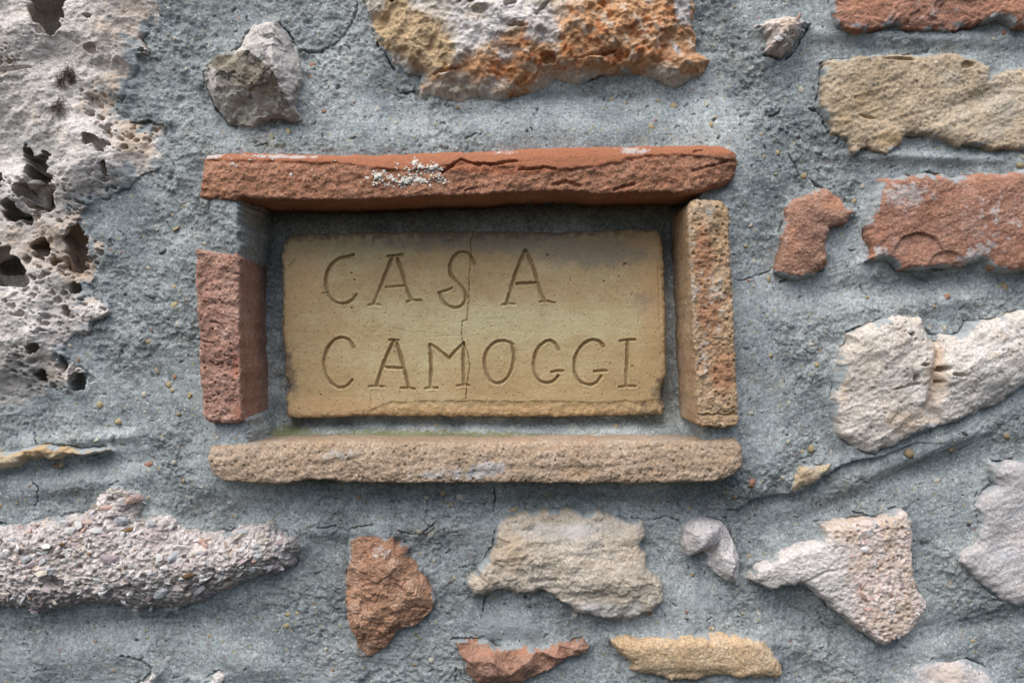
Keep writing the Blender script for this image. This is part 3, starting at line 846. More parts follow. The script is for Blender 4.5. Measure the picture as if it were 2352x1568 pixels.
# large forms of the mortar
MB = [(1300, 300, 330, 45, 0, 4), (1750, 330, 70, 160, 0, 3), (820, 200, 120, 110, 0, 3), (420, 430, 60, 140, 0, 3), (330, 760, 90, 120, 0, 4), (350, 930, 120, 60, 0, 1),
      (1790, 900, 90, 160, 0, 3), (1760, 1080, 80, 70, 0, 4), (2000, 1090, 200, 26, -24, 4), (2200, 1000, 160, 24, -24, 3), (1960, 1140, 240, 32, -22, -5), (2250, 1060, 150, 30, -18, -3),
      (2150, 650, 260, 30, -4, -5), (2080, 700, 240, 30, -6, 3), (1850, 1420, 110, 34, 28, -6), (1800, 1480, 130, 36, 20, 3), (2260, 1440, 140, 34, -12, -5), (2200, 1480, 160, 30, -10, 3),
      (850, 1215, 300, 26, 0, 4), (900, 1150, 330, 28, 0, -2), (1400, 1150, 300, 20, 0, -2), (250, 1440, 260, 26, -4, -4), (200, 1500, 260, 50, 0, 4), (1150, 1430, 120, 40, 0, 4), (1560, 1400, 80, 50, 0, 2),
      (700, 1430, 90, 100, 0, 0), (2100, 90, 240, 16, 2, 3), (2150, 365, 200, 14, 2, 4), (170, 1010, 170, 14, -4, 4), (150, 1075, 180, 18, -6, -3), (180, 1110, 140, 22, -8, 4), (1290, 225, 300, 16, 0, -3),
      (1960, 1060, 110, 30, -20, 3), (600, 1520, 140, 50, 10, 3), (420, 1500, 60, 60, 0, -3)]
LF = 1.35 * blobs(U, W, MB) + 3.0 * fbm(U, W, 260, 2, 201)
rough = sstep(-.35, .45, fbm(U, W, 220, 2, 203) + blobs(U, W, [(400, 300, 140, 260, 0, .7), (820, 170, 160, 120, 0, .3), (330, 700, 130, 200, 0, .6), (1000, 1200, 300, 40, 0, .4), (2150, 900, 300, 500, 0, -.4), (1200, 290, 300, 60, 0, -.5), (300, 1500, 300, 80, 0, -.3)]))
MH = LF + 1.8 * fbm(U, W, 110, 3, 205) * (.6 + .5 * rough)
# sandy relief at every size, stronger in the crumbly parts
MH += (.28 + 1.15 * rough) * fbm(U + 4 * gn(U / 15, W / 15, 7), W + 4 * gn(U / 15, W / 15, 8), 28, 5, 206, .68)
f1, f2, r_ = worley(U / 13 + .35 * gn(U / 9, W / 9, 7), W / 12 + .35 * gn(U / 9, W / 9, 8), 2)
MH += sstep(.3, .9, rough) * sstep(.1, .6, gn(U / 60, W / 60, 209) + .3) * (1.3 * r_ * (1 - sstep(.25, .6, f1)))
strk = aniso(U, W, -22, 60, 8, 3, 210)
strk2 = aniso(U, W, -3, 70, 8, 3, 212)
right = sstep(1500, 2000, U)
MH += (1 - .5 * rough) * (right * .3 * strk + (1 - right) * .14 * strk2)
# pores and broken-out holes, few and of uneven size
f1, f2, r_ = worley(U / 38 + .3 * gn(U / 14, W / 14, 17), W / 34 + .3 * gn(U / 14, W / 14, 18), 11)
MH -= np.where(r_ > .78, 2.8, 0) * (1 - sstep(.02, .06 + .5 * np.clip(r_ - .78, 0, 1), f1))
f1, f2, r_ = worley(U / 15 + .3 * gn(U / 7, W / 7, 19), W / 14 + .3 * gn(U / 7, W / 7, 20), 13)
MH -= np.where(r_ > .88, 1.3, 0) * (1 - sstep(.05, .24, f1))
# crumbled crevices between grains in the rough parts
cr = ridged(U + 6 * gn(U / 25, W / 25, 3), W + 6 * gn(U / 25, W / 25, 4), 70, 2, 220)
MH -= 2.4 * sstep(1.41, 1.52, cr) * sstep(.35, .8, rough)
# how the mortar meets the stones: lips, feathered edges and open gaps
edge = fbm(U, W, 75, 2, 231)
near = np.exp(-np.maximum(-SDMAX, 0) / 15.0)
MH += near * (2.6 * edge + 2.0)
gap = sstep(.3, .5, fbm(U, W, 85, 2, 233))
MH -= 3.0 * gap * sstep(-4.0, -1.5, SDMAX)

CRACKS = [(V('H', (0, 385), (90, 372), (160, 400), (200, 380), (300, 368)), 2.6, 4), (V('H', (450, 395), (520, 420), (590, 400), (690, 330), (740, 320)), 2.6, 4), (V('H', (1760, 335), (1860, 348), (1950, 325), (2030, 350)), 2.2, 4),
          (V('T', (215, 20), (205, 70), (150, 185), (95, 245), (40, 275), (0, 290)) + [(716, 121), (692, 120)], 2.6, 5),
          ([(738, 119), (716, 121), (692, 119)], 5, 8),
          (V('A', (1510, 540), (1580, 490), (1680, 410), (1730, 380), (1800, 330), (1815, 270), (1880, 215), (1960, 195), (2060, 185)), 4.5, 9),
          (V('A', (2060, 185), (2120, 240), (2180, 350), (2215, 400)), 3, 7), (V('A', (1510, 560), (1545, 660), (1590, 800), (1640, 850)), 2.4, 6),
          (V('E', (850, 470), (1060, 440)), 2, 4), (V('E', (848, 480), (840, 640), (825, 740)), 2.6, 5),
          (V('E', (770, 800), (830, 810), (880, 870), (900, 960), (940, 990), (990, 1000), (975, 1060)), 3.4, 8), (V('E', (470, 865), (510, 855), (550, 830)), 3.2, 6), (V('E', (610, 1130), (670, 1210), (690, 1270)), 1.8, 4),
          (V('E', (770, 190), (710, 290), (660, 390), (600, 440)), 3, 6), (V('E', (430, 410), (560, 435)), 3, 6),
          (V('E', (930, 1400), (890, 1385), (820, 1360), (790, 1320)), 3.4, 6), (V('E', (1590, 1285), (1640, 1270), (1740, 1300)), 2.6, 5),
          (V('F', (220, 500), (300, 490), (340, 470), (470, 430), (500, 400)), 2, 4), (V('F', (560, 500), (620, 488), (740, 475)), 3.4, 7), (V('F', (1050, 870), (1110, 840), (1170, 830), (1270, 780)), 3, 7),
          (V('F', (1640, 890), (1820, 895), (1880, 860), (1915, 800)), 2.6, 6), (V('F', (1150, 520), (1180, 580), (1230, 640), (1265, 690), (1262, 740)), 1.6, 3.5), (V('F', (1900, 790), (2080, 780), (2180, 770)), 2, 5),
          (V('C', (215, 0), (222, 60), (245, 100)), 2, 5), (V('C', (190, 320), (255, 370), (240, 440), (225, 480)), 2, 5), (V('C', (-30, 580), (60, 585)), 3, 5),
          (V('H', (985, 150), (990, 210), (980, 290)), 2.4, 6), (V('H', (935, 780), (920, 860), (915, 900)), 2.0, 5), (V('H', (770, 1180), (765, 1270)), 2.2, 5),
          (V('H', (745, 1018), (800, 1012), (890, 1018), (925, 1000)), 3, 6), 
          (V('H', (985, 400), (975, 490), (940, 530), (930, 580)), 2.4, 5), (V('H', (1815, 460), (1835, 520)), 2.4, 6),
          (V('G', (690, 575), (760, 580)), 3, 6), (V('G', (1130, 500), (1180, 498)), 4, 8), (V('G', (840, 520), (880, 490), (920, 520), (1000, 540)), 2.2, 5),
          (V('G', (1670, 400), (1655, 480), (1680, 600)), 2, 5), (V('G', (1760, 205), (1820, 215), (1900, 200)), 2.4, 5), (V('G', (1160, 1265), (1180, 1320), (1230, 1350)), 1.8, 4),
          (V('G', (580, 190), (680, 170)), 2, 4), (V('G', (840, 70), (880, 110), (860, 90)), 2.6, 5), (V('G', (130, 545), (160, 640), (180, 720)), 2.2, 5),
          (V('C', (770, 1385), (820, 1398), (880, 1420), (935, 1460)), 4, 9), (V('C', (935, 1460), (935, 1500), (880, 1545), (830, 1570)), 3.6, 9),
          (V('C', (1270, 1530), (1310, 1500), (1360, 1475)), 3, 6), (V('T', (535, 520), (450, 535), (440, 510)), 2.4, 6), (V('T', (330, 260), (380, 330), (420, 400)), 4, 6),
          (V('A', (1900, 1090), (1980, 1060), (1985, 1100)), 2, 4), (V('J', (0, 110), (60, 80), (130, 70)), 2, 4), (V('C', (690, 350), (740, 330)), 3, 6)]
for pts, wd, dp in CRACKS:
    xs, ys = [p[0] for p in pts], [p[1] for p in pts]
    i0, i1 = np.searchsorted(MV, [min(ys) - 15, max(ys) + 15])
    j0, j1 = np.searchsorted(MU, [min(xs) - 15, max(xs) + 15])
    uu, vv = U[i0:i1, j0:j1], W[i0:i1, j0:j1]
    d = line_d(uu + 2.5 * gn(uu / 9, vv / 9, 240), vv + 2.5 * gn(uu / 9, vv / 9, 241), pts)
    brk_ = .35 + .65 * sstep(-.25, .15, gn(uu / 32, vv / 32, 244))
    MH[i0:i1, j0:j1] -= dp * brk_ * (1 - sstep(wd * .2, wd * .85, d * (1 + .5 * gn(uu / 14, vv / 14, 243))))

# sharp mortar ledge running up to the right beside the bottom frame brick
led = V('G', (180, 500), (300, 425), (430, 405), (500, 400), (600, 372), (690, 325), (790, 240), (900, 200), (1080, 170), (1300, 90))
d = line_d(U, W, led)
below = np.interp(U, [p[0] for p in led], [p[1] for p in led]) < W
fade = sstep(1640, 1720, U) * (1 - sstep(1900, 2150, U) * .6)
MH += fade * np.where(below, -3.6 * np.exp(-(d / 45) ** 2), 1.6 * np.exp(-d / 30) * (1 + .6 * gn(U / 30, W / 30, 250)))

# the niche: everything inside the brick frame lies back, corners of mortar stand forward between the bricks
def scale_at(h):
    return (DIST - h) / DIST
HF, HB, HP = 28.0, -26.0, -21.0
kf, kb = scale_at(HF), scale_at(HB)
def atp(pts, h):      # picture position -> wall position for a point that stands h mm before the mortar plane
    k = scale_at(h)
    return [(CX + (a - CX) * k, CY + (b - CY) * k) for a, b in pts]
NICHE = atp([(551, 434), (1612, 434), (1624, 1042), (570, 1042), (566, 964), (536, 954), (533, 604), (549, 590)], HF)
OUTER = atp([(470, 360), (1690, 350), (1694, 1095), (478, 1098)], HF)
wu2, wv2 = U + 5 * gn(U / 40, W / 40, 51) + 3 * gn(U / 13, W / 13, 52), W + 5 * gn(U / 40, W / 40, 53) + 3 * gn(U / 13, W / 13, 54)
sn = poly_sd(wu2, wv2, NICHE)
so = poly_sd(U, W, OUTER)
corner = np.clip(blobs(U, W, [(560, 500, 60, 75, 0, 1.3), (560, 1000, 60, 26, 0, 1.3)]), 0, 1)
rim_n = sn + corner * (7 * fbm(U, W, 26, 3, 58) + 3 * gn(U / 7, W / 7, 59))
inside = np.clip((rim_n + 4 + 8 * corner) / (10 + 22 * corner), 0, 1)
inside = inside * inside * (3 - 2 * inside)
grain = MH - LF
MH = MH + 10.0 * np.exp(-(np.maximum(-so, 0) / 95) ** 2) * (1 - .8 * sstep(-60, 0, SDMAX))
# filling behind and between the bricks
fill = 12.0 + .9 * grain
tl = atp([(476, 440), (552, 440), (552, 600), (474, 600)], 24)
bl_ = atp([(480, 960), (566, 955), (600, 1002), (560, 1030), (480, 1030)], 22)
tr = atp([(1648, 420), (1690, 420), (1688, 480), (1650, 480)], 14)
br = atp([(1622, 960), (1690, 960), (1690, 1030), (1630, 1030)], 17)
for poly, hh in ((tl, 24), (bl_, 20), (tr, 13), (br, 16)):
    q = poly_sd(wu2, wv2, poly)
    fill = np.maximum(fill, (hh + .8 * grain) * sstep(-9, 4, q) + fill * (1 - sstep(-9, 4, q)))
MH = np.where(so > -40, MH + (fill - MH) * sstep(-6, 8, so), MH)
# floor of the niche, rising a little to a rough fillet at the edges
floor_h = HB - 16.0 + .9 * grain + 5.0 * np.exp(-np.maximum(sn, 0) / 16) + 2.5 * fbm(U, W, 50, 2, 57)
# along the lower edge the mortar is laid as a bed that slopes out over the bottom brick
bed = np.exp(-(np.maximum(atp([(0, 1008)], HB)[0][1] - W, 0) / 30) ** 2)
floor_h += bed * 22
MH = MH + (floor_h - MH) * inside
moss = inside * blobs(U, W, [(900, 1010, 260, 22, 0, .75), (640, 1000, 60, 30, 0, .55), (1180, 1012, 150, 14, 0, .5), (1380, 1000, 100, 20, 0, .35), (1590, 520, 30, 40, 0, .6), (590, 490, 60, 40, 0, .4)])
moss += blobs(U, W, [(520, 470, 50, 30, 0, .3), (640, 340, 120, 8, 0, .5), (1420, 335, 160, 8, 0, .35), (400, 130, 40, 40, 0, .3), (780, 160, 60, 40, 0, .15)])
pale = blobs(U, W, [(1150, 1440, 120, 40, 0, .9), (2060, 95, 260, 16, 2, .7), (200, 1110, 140, 20, 0, .5), (60, 1520, 100, 40, 0, .8), (1250, 290, 300, 30, 0, .4), (2200, 375, 180, 16, 0, .6), (1620, 1380, 100, 40, 0, .5)])

MORTAR_H = MH
keep = (SDMAX < 14)
mortar = height_mesh('mortar', U, W, MH, keep, MATS['mortar'], {'moss': moss, 'pale': pale, 'rough': rough}, -110, wall)

def mortar_at(u, v):
    j = int(np.clip(np.searchsorted(MU, u), 1, len(MU) - 1))
    i = int(np.clip(np.searchsorted(MV, v), 1, len(MV) - 1))
    return float(MORTAR_H[i, j])

# local level of the mortar round each stone, so that every stone sits in its bed
LEVEL = LF + 1.0
RELIEF = {}
stone_ob = {}
for key, name, label, mat, relief, (sw, ss) in STONES:
    poly = P[key]
    xs, ys = np.array([p[0] for p in poly]), np.array([p[1] for p in poly])
    au = np.arange(max(xs.min() - 14, -330 if key == 'trav' else -420), min(xs.max() + 14, 2790), ST, dtype=np.float32)
    av = np.arange(max(ys.min() - 14, -220 if key == 'trav' else -320), min(ys.max() + 14, 1970), ST, dtype=np.float32)
    if key == 'trav':
        au = np.arange(au[0], au[-1], 1.9, dtype=np.float32)
        av = np.arange(av[0], av[-1], 1.9, dtype=np.float32)
    if key in ('flint', 'quartz', 'breccia_s', 'flake', 'redsmall', 'corner_a', 'corner_b', 'redbot', 'shard'):
        au = np.arange(au[0], au[-1], 1.6, dtype=np.float32)
        av = np.arange(av[0], av[-1], 1.6, dtype=np.float32)
    u, v = np.meshgrid(au, av)
    a, b = warp(u, v)
    sd = poly_sd(a, b, poly)
    H, at = relief(u, v, sd)
    base = np.median([LEVEL[min(np.searchsorted(MV, y), len(MV) - 1), min(np.searchsorted(MU, x), len(MU) - 1)] for x, y in poly])
    lev = blobs(u, v, MB) * np.exp(-np.maximum(sd, 0) / 25)
    H = H + .9 * lev + 2.4 * fbm(u, v, 260, 2, 201) + 2.8
    H = np.where(sd < 1.5, H - 2.6 * (1.5 - sd), H)
    sm = (1 - sstep(0, sw * 1.6, sd)) * ss * .9 * sstep(-.45, .35, fbm(u, v, 55, 3, 310))
    sm = sm + .35 * (fbm(u, v, 60, 2, 300) > .35) * (1 - sstep(0, sw * 2.5, sd)) * ss
    at['smear'] = sm
    gu, gv = u, v
    if '_du' in at:
        gu, gv = u + at.pop('_du'), v + at.pop('_dv')
    stone_ob[key] = height_mesh(name, gu, gv, H, sd > -9, MATS[mat], at, -60, wall)
    stone_ob[key]['label'] = label
    RELIEF[key] = (au, av, H, sd)

def relief_at(key, u, v):
    au, av, H, sd = RELIEF[key]
    j = int(np.clip(np.searchsorted(au, u), 1, len(au) - 2))
    i = int(np.clip(np.searchsorted(av, v), 1, len(av) - 2))
    gx = (H[i, j + 1] - H[i, j - 1]) / ((au[j + 1] - au[j - 1]) * S)
    gy = (H[i + 1, j] - H[i - 1, j]) / ((av[i + 1] - av[i - 1]) * S)
    return float(H[i, j]), float(sd[i, j]), float(gx), float(gy)

# ------------------------------------------------------------------ the name plaque
def m_plaque():
    m = Mat('yellow_fired_clay', .85, .3)
    m.base([lin(176, 150, 111), lin(189, 163, 121), lin(200, 177, 136)], 13, 9, .68, (1, 1, 1.5))
    m.patch(12, .46, .66, lin(202, 188, 148), .65, 8, .68, (.8, 1, 2.2))
    m.patch(48, .52, .7, lin(176, 147, 108), .55, 8, .7, (1, 1, 1.5))
    m.patch(26, .6, .74, lin(156, 134, 108), .5, 6)
    m.mask('pale', lin(206, 197, 154), .7, 70, .6, .3)
    m.mask('warm', lin(200, 166, 124), .7, 60, .4, .3)
    m.mask('dirt', lin(112, 100, 86), .8, 150, .75, .2)  # real edge dirt; along the top also some shade put into the colour
    m.mask('grey', lin(150, 138, 122), .8, 80, .6, .3)  # grey blotches; those along the top are partly painted shade
    m.mask('groove', lin(138, 110, 74), .55, 200, .4, .25)
    m.grains(800, .07)
    m.specks(330, .035, lin(92, 78, 62), .8, .16, .08)
    m.specks(620, .06, lin(104, 90, 70), .7, .2, .1)
    m.patch(240, .58, .68, lin(170, 144, 108), .2, 4, .6, (.15, 1, 1))
    m.bump([(m.noise(500, 3, .6), .5), (m.noise(260, 3, .6, (.06, 1, 1)), .2), (m.noise(60, 3, .6), .8)], .0006, .8)
    return m.done()

PLQ = [(666, 537), (760, 534), (858, 532), (960, 530), (1072, 529), (1180, 531), (1290, 532), (1416, 526), (1513, 523), (1523, 537), (1527, 609), (1532, 724), (1532, 790), (1533, 862), (1520, 888),
       (1519, 911), (1530, 935), (1524, 953), (1416, 955), (1272, 958), (1072, 958), (858, 956), (686, 961), (658, 959), (655, 905), (664, 884), (651, 865), (652, 819), (645, 762), (646, 704), (649, 666), (644, 580), (650, 556)]
au = np.arange(632, 1546, 1.25, dtype=np.float32)
av = np.arange(512, 972, 1.25, dtype=np.float32)
u, v = np.meshgrid(au, av)
sd = poly_sd(u + 2.2 * gn(u / 22, v / 22, 61) + 1.2 * gn(u / 8, v / 8, 62), v + 2.2 * gn(u / 22, v / 22, 63) + 1.2 * gn(u / 8, v / 8, 64), PLQ)
low = v - np.interp(u, [640, 830, 900, 1072, 1250, 1400, 1540], [985, 948, 921, 919, 920, 922, 915]) - 2.5 * fbm(u, v, 26, 3, 65)
H = HP - 3.2 * np.exp(-np.maximum(sd, 0) / 5) + .5 * fbm(u, v, 190, 2, 66) + .10 * fbm(u, v, 14, 3, 67)
H += .06 * aniso(u, v, -1, 130, 7, 2, 68) + .12 * fbm(u, v, 45, 3, 76)
brk = sstep(-1, 3, low)
H += brk * (-.8 + .8 * fbm(u, v, 22, 4, 69) - .02 * np.maximum(low, 0))
edgeband = np.exp(-np.maximum(sd, 0) / 10)
H += edgeband * 1.0 * fbm(u, v, 16, 3, 70)
H -= .7 * np.exp(-(line_d(u, v, V('J', (1540, 1080), (1545, 1300), (1550, 1560))) / 1.6) ** 2)
STROKES = [  # incised letters: polylines, width, depth
    ('I', [(1335, 1018), (1290, 1035), (1230, 1040), (1180, 1075), (1135, 1130), (1115, 1200), (1115, 1270), (1135, 1340), (1180, 1395), (1240, 1415), (1300, 1400), (1340, 1370), (1358, 1340)], 1),
    ('I', [(1650, 1030), (1615, 1120), (1580, 1210), (1540, 1310), (1500, 1410)], 1), ('I', [(1460, 1420), (1500, 1414), (1555, 1422)], .6), ('I', [(1618, 1028), (1725, 1018)], .8),
    ('I', [(1690, 1050), (1712, 1110), (1735, 1175), (1752, 1250), (1772, 1310), (1800, 1380)], 1), ('I', [(1770, 1395), (1810, 1380), (1880, 1385)], .7), ('I', [(1600, 1278), (1680, 1272), (1750, 1265)], .65),
    ('I', [(2310, 1095), (2295, 1050), (2270, 1015), (2230, 990), (2170, 1002), (2120, 1060), (2105, 1140), (2130, 1200), (2190, 1255), (2235, 1310), (2243, 1370), (2210, 1430), (2150, 1448), (2080, 1422), (2042, 1370), (2030, 1325)], 1),
    ('I', [(2020, 1320), (2075, 1308), (2125, 1288)], .7),
    ('J', [(470, 985), (430, 1070), (400, 1145), (365, 1260), (320, 1410)], 1.15), ('J', [(285, 1420), (330, 1408), (385, 1415)], .6), ('J', [(474, 985), (510, 1060), (545, 1150), (565, 1230), (590, 1305), (625, 1390)], 1.05),
    ('J', [(590, 1395), (640, 1390), (705, 1402)], .6), ('J', [(400, 1252), (480, 1246), (570, 1240)], 1.1),
    ('K', [(1338, 325), (1320, 285), (1290, 258), (1240, 242), (1180, 265), (1130, 330), (1102, 410), (1100, 490), (1125, 570), (1170, 630), (1230, 655), (1290, 635), (1327, 588)], 1),
    ('K', [(1660, 275), (1620, 360), (1585, 440), (1550, 540), (1520, 640)], 1.1), ('K', [(1630, 265), (1700, 270)], .7), ('K', [(1465, 640), (1520, 636), (1580, 642)], .6),
    ('K', [(1683, 290), (1705, 360), (1725, 430), (1750, 520), (1780, 650)], 1.1), ('K', [(1720, 652), (1775, 652), (1825, 660)], .65), ('K', [(1590, 485), (1660, 490), (1740, 495)], .9),
    ('K', [(1950, 310), (1958, 400), (1960, 500), (1955, 650)], 1.05), ('K', [(1915, 655), (1960, 650), (2010, 652)], .7), ('K', [(1950, 303), (2000, 328), (2045, 365), (2105, 415), (2160, 350), (2225, 290)], .9),
    ('K', [(2225, 300), (2218, 400), (2218, 500), (2225, 630)], 1), ('K', [(2170, 635), (2220, 626), (2265, 632)], .6),
    ('L', [(370, 300), (320, 276), (260, 272), (200, 300), (158, 358), (141, 420), (150, 520), (180, 590), (240, 620), (300, 602), (350, 540), (373, 460), (383, 380), (362, 310)], 1),
    ('L', [(737, 345), (718, 300), (672, 270), (632, 275), (582, 320), (547, 380), (536, 470), (547, 550), (590, 605), (650, 612), (700, 600), (735, 555)], 1), ('L', [(680, 523), (725, 515), (772, 515)], .8),
    ('L', [(1098, 320), (1080, 290), (1045, 268), (990, 265), (930, 300), (880, 370), (860, 450), (865, 540), (900, 600), (960, 625), (1005, 628), (1050, 600), (1080, 560)], 1), ('L', [(1025, 520), (1070, 514), (1122, 515)], .8),
    ('L', [(1290, 275), (1286, 400), (1282, 520), (1280, 640)], 1.05), ('L', [(1230, 276), (1290, 268), (1350, 265)], .8), ('L', [(1225, 643), (1285, 636), (1355, 638)], .8)]
def smooth_line(pts, n=2):
    for _ in range(n):
        q = [pts[0]]
        for a, b in zip(pts[:-1], pts[1:]):
            q += [(.75 * a[0] + .25 * b[0], .75 * a[1] + .25 * b[1]), (.25 * a[0] + .75 * b[0], .25 * a[1] + .75 * b[1])]
        pts = q + [pts[-1]]
    return pts
groove = np.zeros_like(u)
LETTERS = 'C' + 'A' * 6 + 'S' * 2 + 'A' * 5 + 'C' + 'A' * 6 + 'M' * 5 + 'O' + 'G' * 2 + 'G' * 2 + 'I' * 3
LETTER_ID = [0] + [1] * 6 + [2] * 2 + [3] * 5 + [4] + [5] * 6 + [6] * 5 + [7] + [8] * 2 + [9] * 2 + [10] * 3
lid = np.full(u.shape, -1)
for i, (vw, pts, wgt) in enumerate(STROKES):
    pts = smooth_line(V(vw, *pts), 2 if len(pts) > 6 else 0)
    if len(pts) > 30:
        pts = pts[::2] + [pts[-1]]
    xs, ys = [p[0] for p in pts], [p[1] for p in pts]
    i0, i1 = np.searchsorted(av, [min(ys) - 14, max(ys) + 14])
    j0, j1 = np.searchsorted(au, [min(xs) - 14, max(xs) + 14])
    uu, vv = u[i0:i1, j0:j1], v[i0:i1, j0:j1]
    d = line_d(uu + 1.0 * gn(uu / 9, vv / 9, 77), vv + 1.0 * gn(uu / 9, vv / 9, 78), pts)
    wd = 4.4 * (.6 + .4 * wgt) * (1 + .25 * gn(uu / 26, vv / 26, 79 + i))
    dp = 2.3 * wgt * (1 + .25 * gn(uu / 40, vv / 40, 80))
    g = np.clip(1 - d / wd, 0, 1)
    groove[i0:i1, j0:j1] = np.maximum(groove[i0:i1, j0:j1], np.where(g > 0, dp * np.minimum(g * 1.5, 1) ** .9, 0))
    lid[i0:i1, j0:j1] = np.where(g > .02, LETTER_ID[i], lid[i0:i1, j0:j1])
    H[i0:i1, j0:j1] += .22 * np.exp(-((d - wd - 1.2) / 2.0) ** 2)      # burr pushed up beside the cut
H -= groove
for pts, wd, dp in [(V('I', (2302, 815), (2290, 860), (2275, 900), (2280, 1000), (2268, 1150), (2265, 1300), (2255, 1450), (2245, 1550)) + V('K', (2243, 105), (2210, 115), (2205, 230), (2210, 270), (2225, 300), (2258, 390), (2270, 480), (2250, 600), (2238, 740)), 1.15, 2.4),
                    (V('K', (1640, 170), (1690, 180), (1790, 205), (1910, 200), (1915, 240), (2000, 240), (2090, 230), (2200, 235)), .9, .5), (V('K', (1485, 670), (1470, 800)), 1.0, .8),
                    (V('I', (2080, 905), (2140, 900), (2140, 870)), 1.6, 1.2), (V('I', (1500, 870), (1500, 915)), 2.4, 1.6), (V('I', (985, 915), (1025, 900)), 1.6, 1.2), (V('I', (820, 1110), (870, 1055)), 1.6, 1.2),
                    (V('I', (1085, 1325), (1125, 1320)), 2, 1.5)]:
    d = line_d(u + .9 * gn(u / 7, v / 7, 91), v, pts)
    H -= dp * (1 - sstep(wd * .4, wd, d))
for (a, b, r0, dp) in [(*V('J', (1268, 1095))[0], 5, 2.2), (*V('J', (650, 1020))[0], 4, 2), (*V('J', (1220, 1190))[0], 2.5, 2), (*V('J', (1100, 1228))[0], 2, 2), (*V('I', (1322, 1165))[0], 2.6, 2), (*V('I', (1345, 1218))[0], 2.8, 2),
                       (*V('I', (1325, 1442))[0], 2.6, 2), (*V('K', (1075, 703))[0], 2.4, 2), (*V('L', (1330, 480))[0], 5, 1), (*V('J', (1325, 1340))[0], 4, .8)]:
    H -= dp * (1 - sstep(.5 * r0, 1.1 * r0, np.hypot(u - a, v - b)))
f1, f2, r_ = worley(u / 9, v / 9, 21)
H -= np.where(r_ > .86, .9, 0) * (1 - sstep(.06, .22, f1))
H = np.where(sd < 1, H - 3 * (1 - sd), H)
at = {'groove': np.clip(groove / 1.6, 0, 1) * .75, 'pale': blobs(u, v, [(1180, 740, 420, 60, 0, .75), (1000, 840, 330, 50, 0, .35), (900, 690, 200, 40, 0, .3)]),
      'warm': blobs(u, v, [(690, 650, 50, 120, 0, .5), (1500, 700, 40, 150, 0, .75), (760, 930, 160, 30, 0, .7), (1150, 945, 420, 18, 0, .7), (1300, 640, 200, 26, 0, .35), (760, 620, 120, 60, 0, .35)]) + .1 * brk,
      'dirt': .62 * np.exp(-np.maximum(sd, 0) / 12) + blobs(u, v, [(662, 830, 22, 70, 0, .4), (690, 880, 30, 30, 0, .35), (1100, 548, 450, 22, 0, .45), (1510, 900, 40, 40, 0, .35), (1475, 930, 60, 20, 0, .3)]) * .9,  # dirt round the edges; the strip along the top is partly painted shadow
      'grey': blobs(u, v, [(1380, 590, 170, 34, 0, .75), (1180, 560, 260, 26, 0, .6), (900, 560, 200, 20, 0, .4), (1480, 690, 40, 30, 0, .5), (1040, 760, 60, 14, 0, .4)])}  # blobs under the top brick mix grime with painted shadow tone
plaque = bpy.data.objects.new('name_plaque', None)
C.objects.link(plaque)
plaque.location = (float((1090 - CX) * S / 1000), .022, float((CY - 960) * S / 1000))
plaque['label'] = 'yellow clay tile plaque inscribed CASA CAMOGGI, cracked down the middle'
plaque['category'] = 'plaque'
fl = np.maximum.reduce([lid[:-1, :-1], lid[1:, :-1], lid[1:, 1:], lid[:-1, 1:]])
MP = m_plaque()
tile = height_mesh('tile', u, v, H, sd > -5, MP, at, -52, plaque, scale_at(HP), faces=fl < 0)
for n_, ch in enumerate('CASACAMOGGI'):
    lt = height_mesh('letter', u, v, H, sd > -5, MP, at, -52, plaque, scale_at(HP), faces=fl == n_, skirt=False)
    lt['label'] = 'incised letter ' + ch + ' in the ' + ('upper' if n_ < 4 else 'lower') + ' line'

# ------------------------------------------------------------------ the frame of four bricks round the plaque
def resample(pts, n):
    p = np.array(pts, np.float64)
    s = np.concatenate([[0], np.cumsum(np.hypot(*np.diff(p, axis=0).T))])
    t = np.linspace(0, s[-1], n)
    return np.stack([np.interp(t, s, p[:, 0]), np.interp(t, s, p[:, 1])], -1)

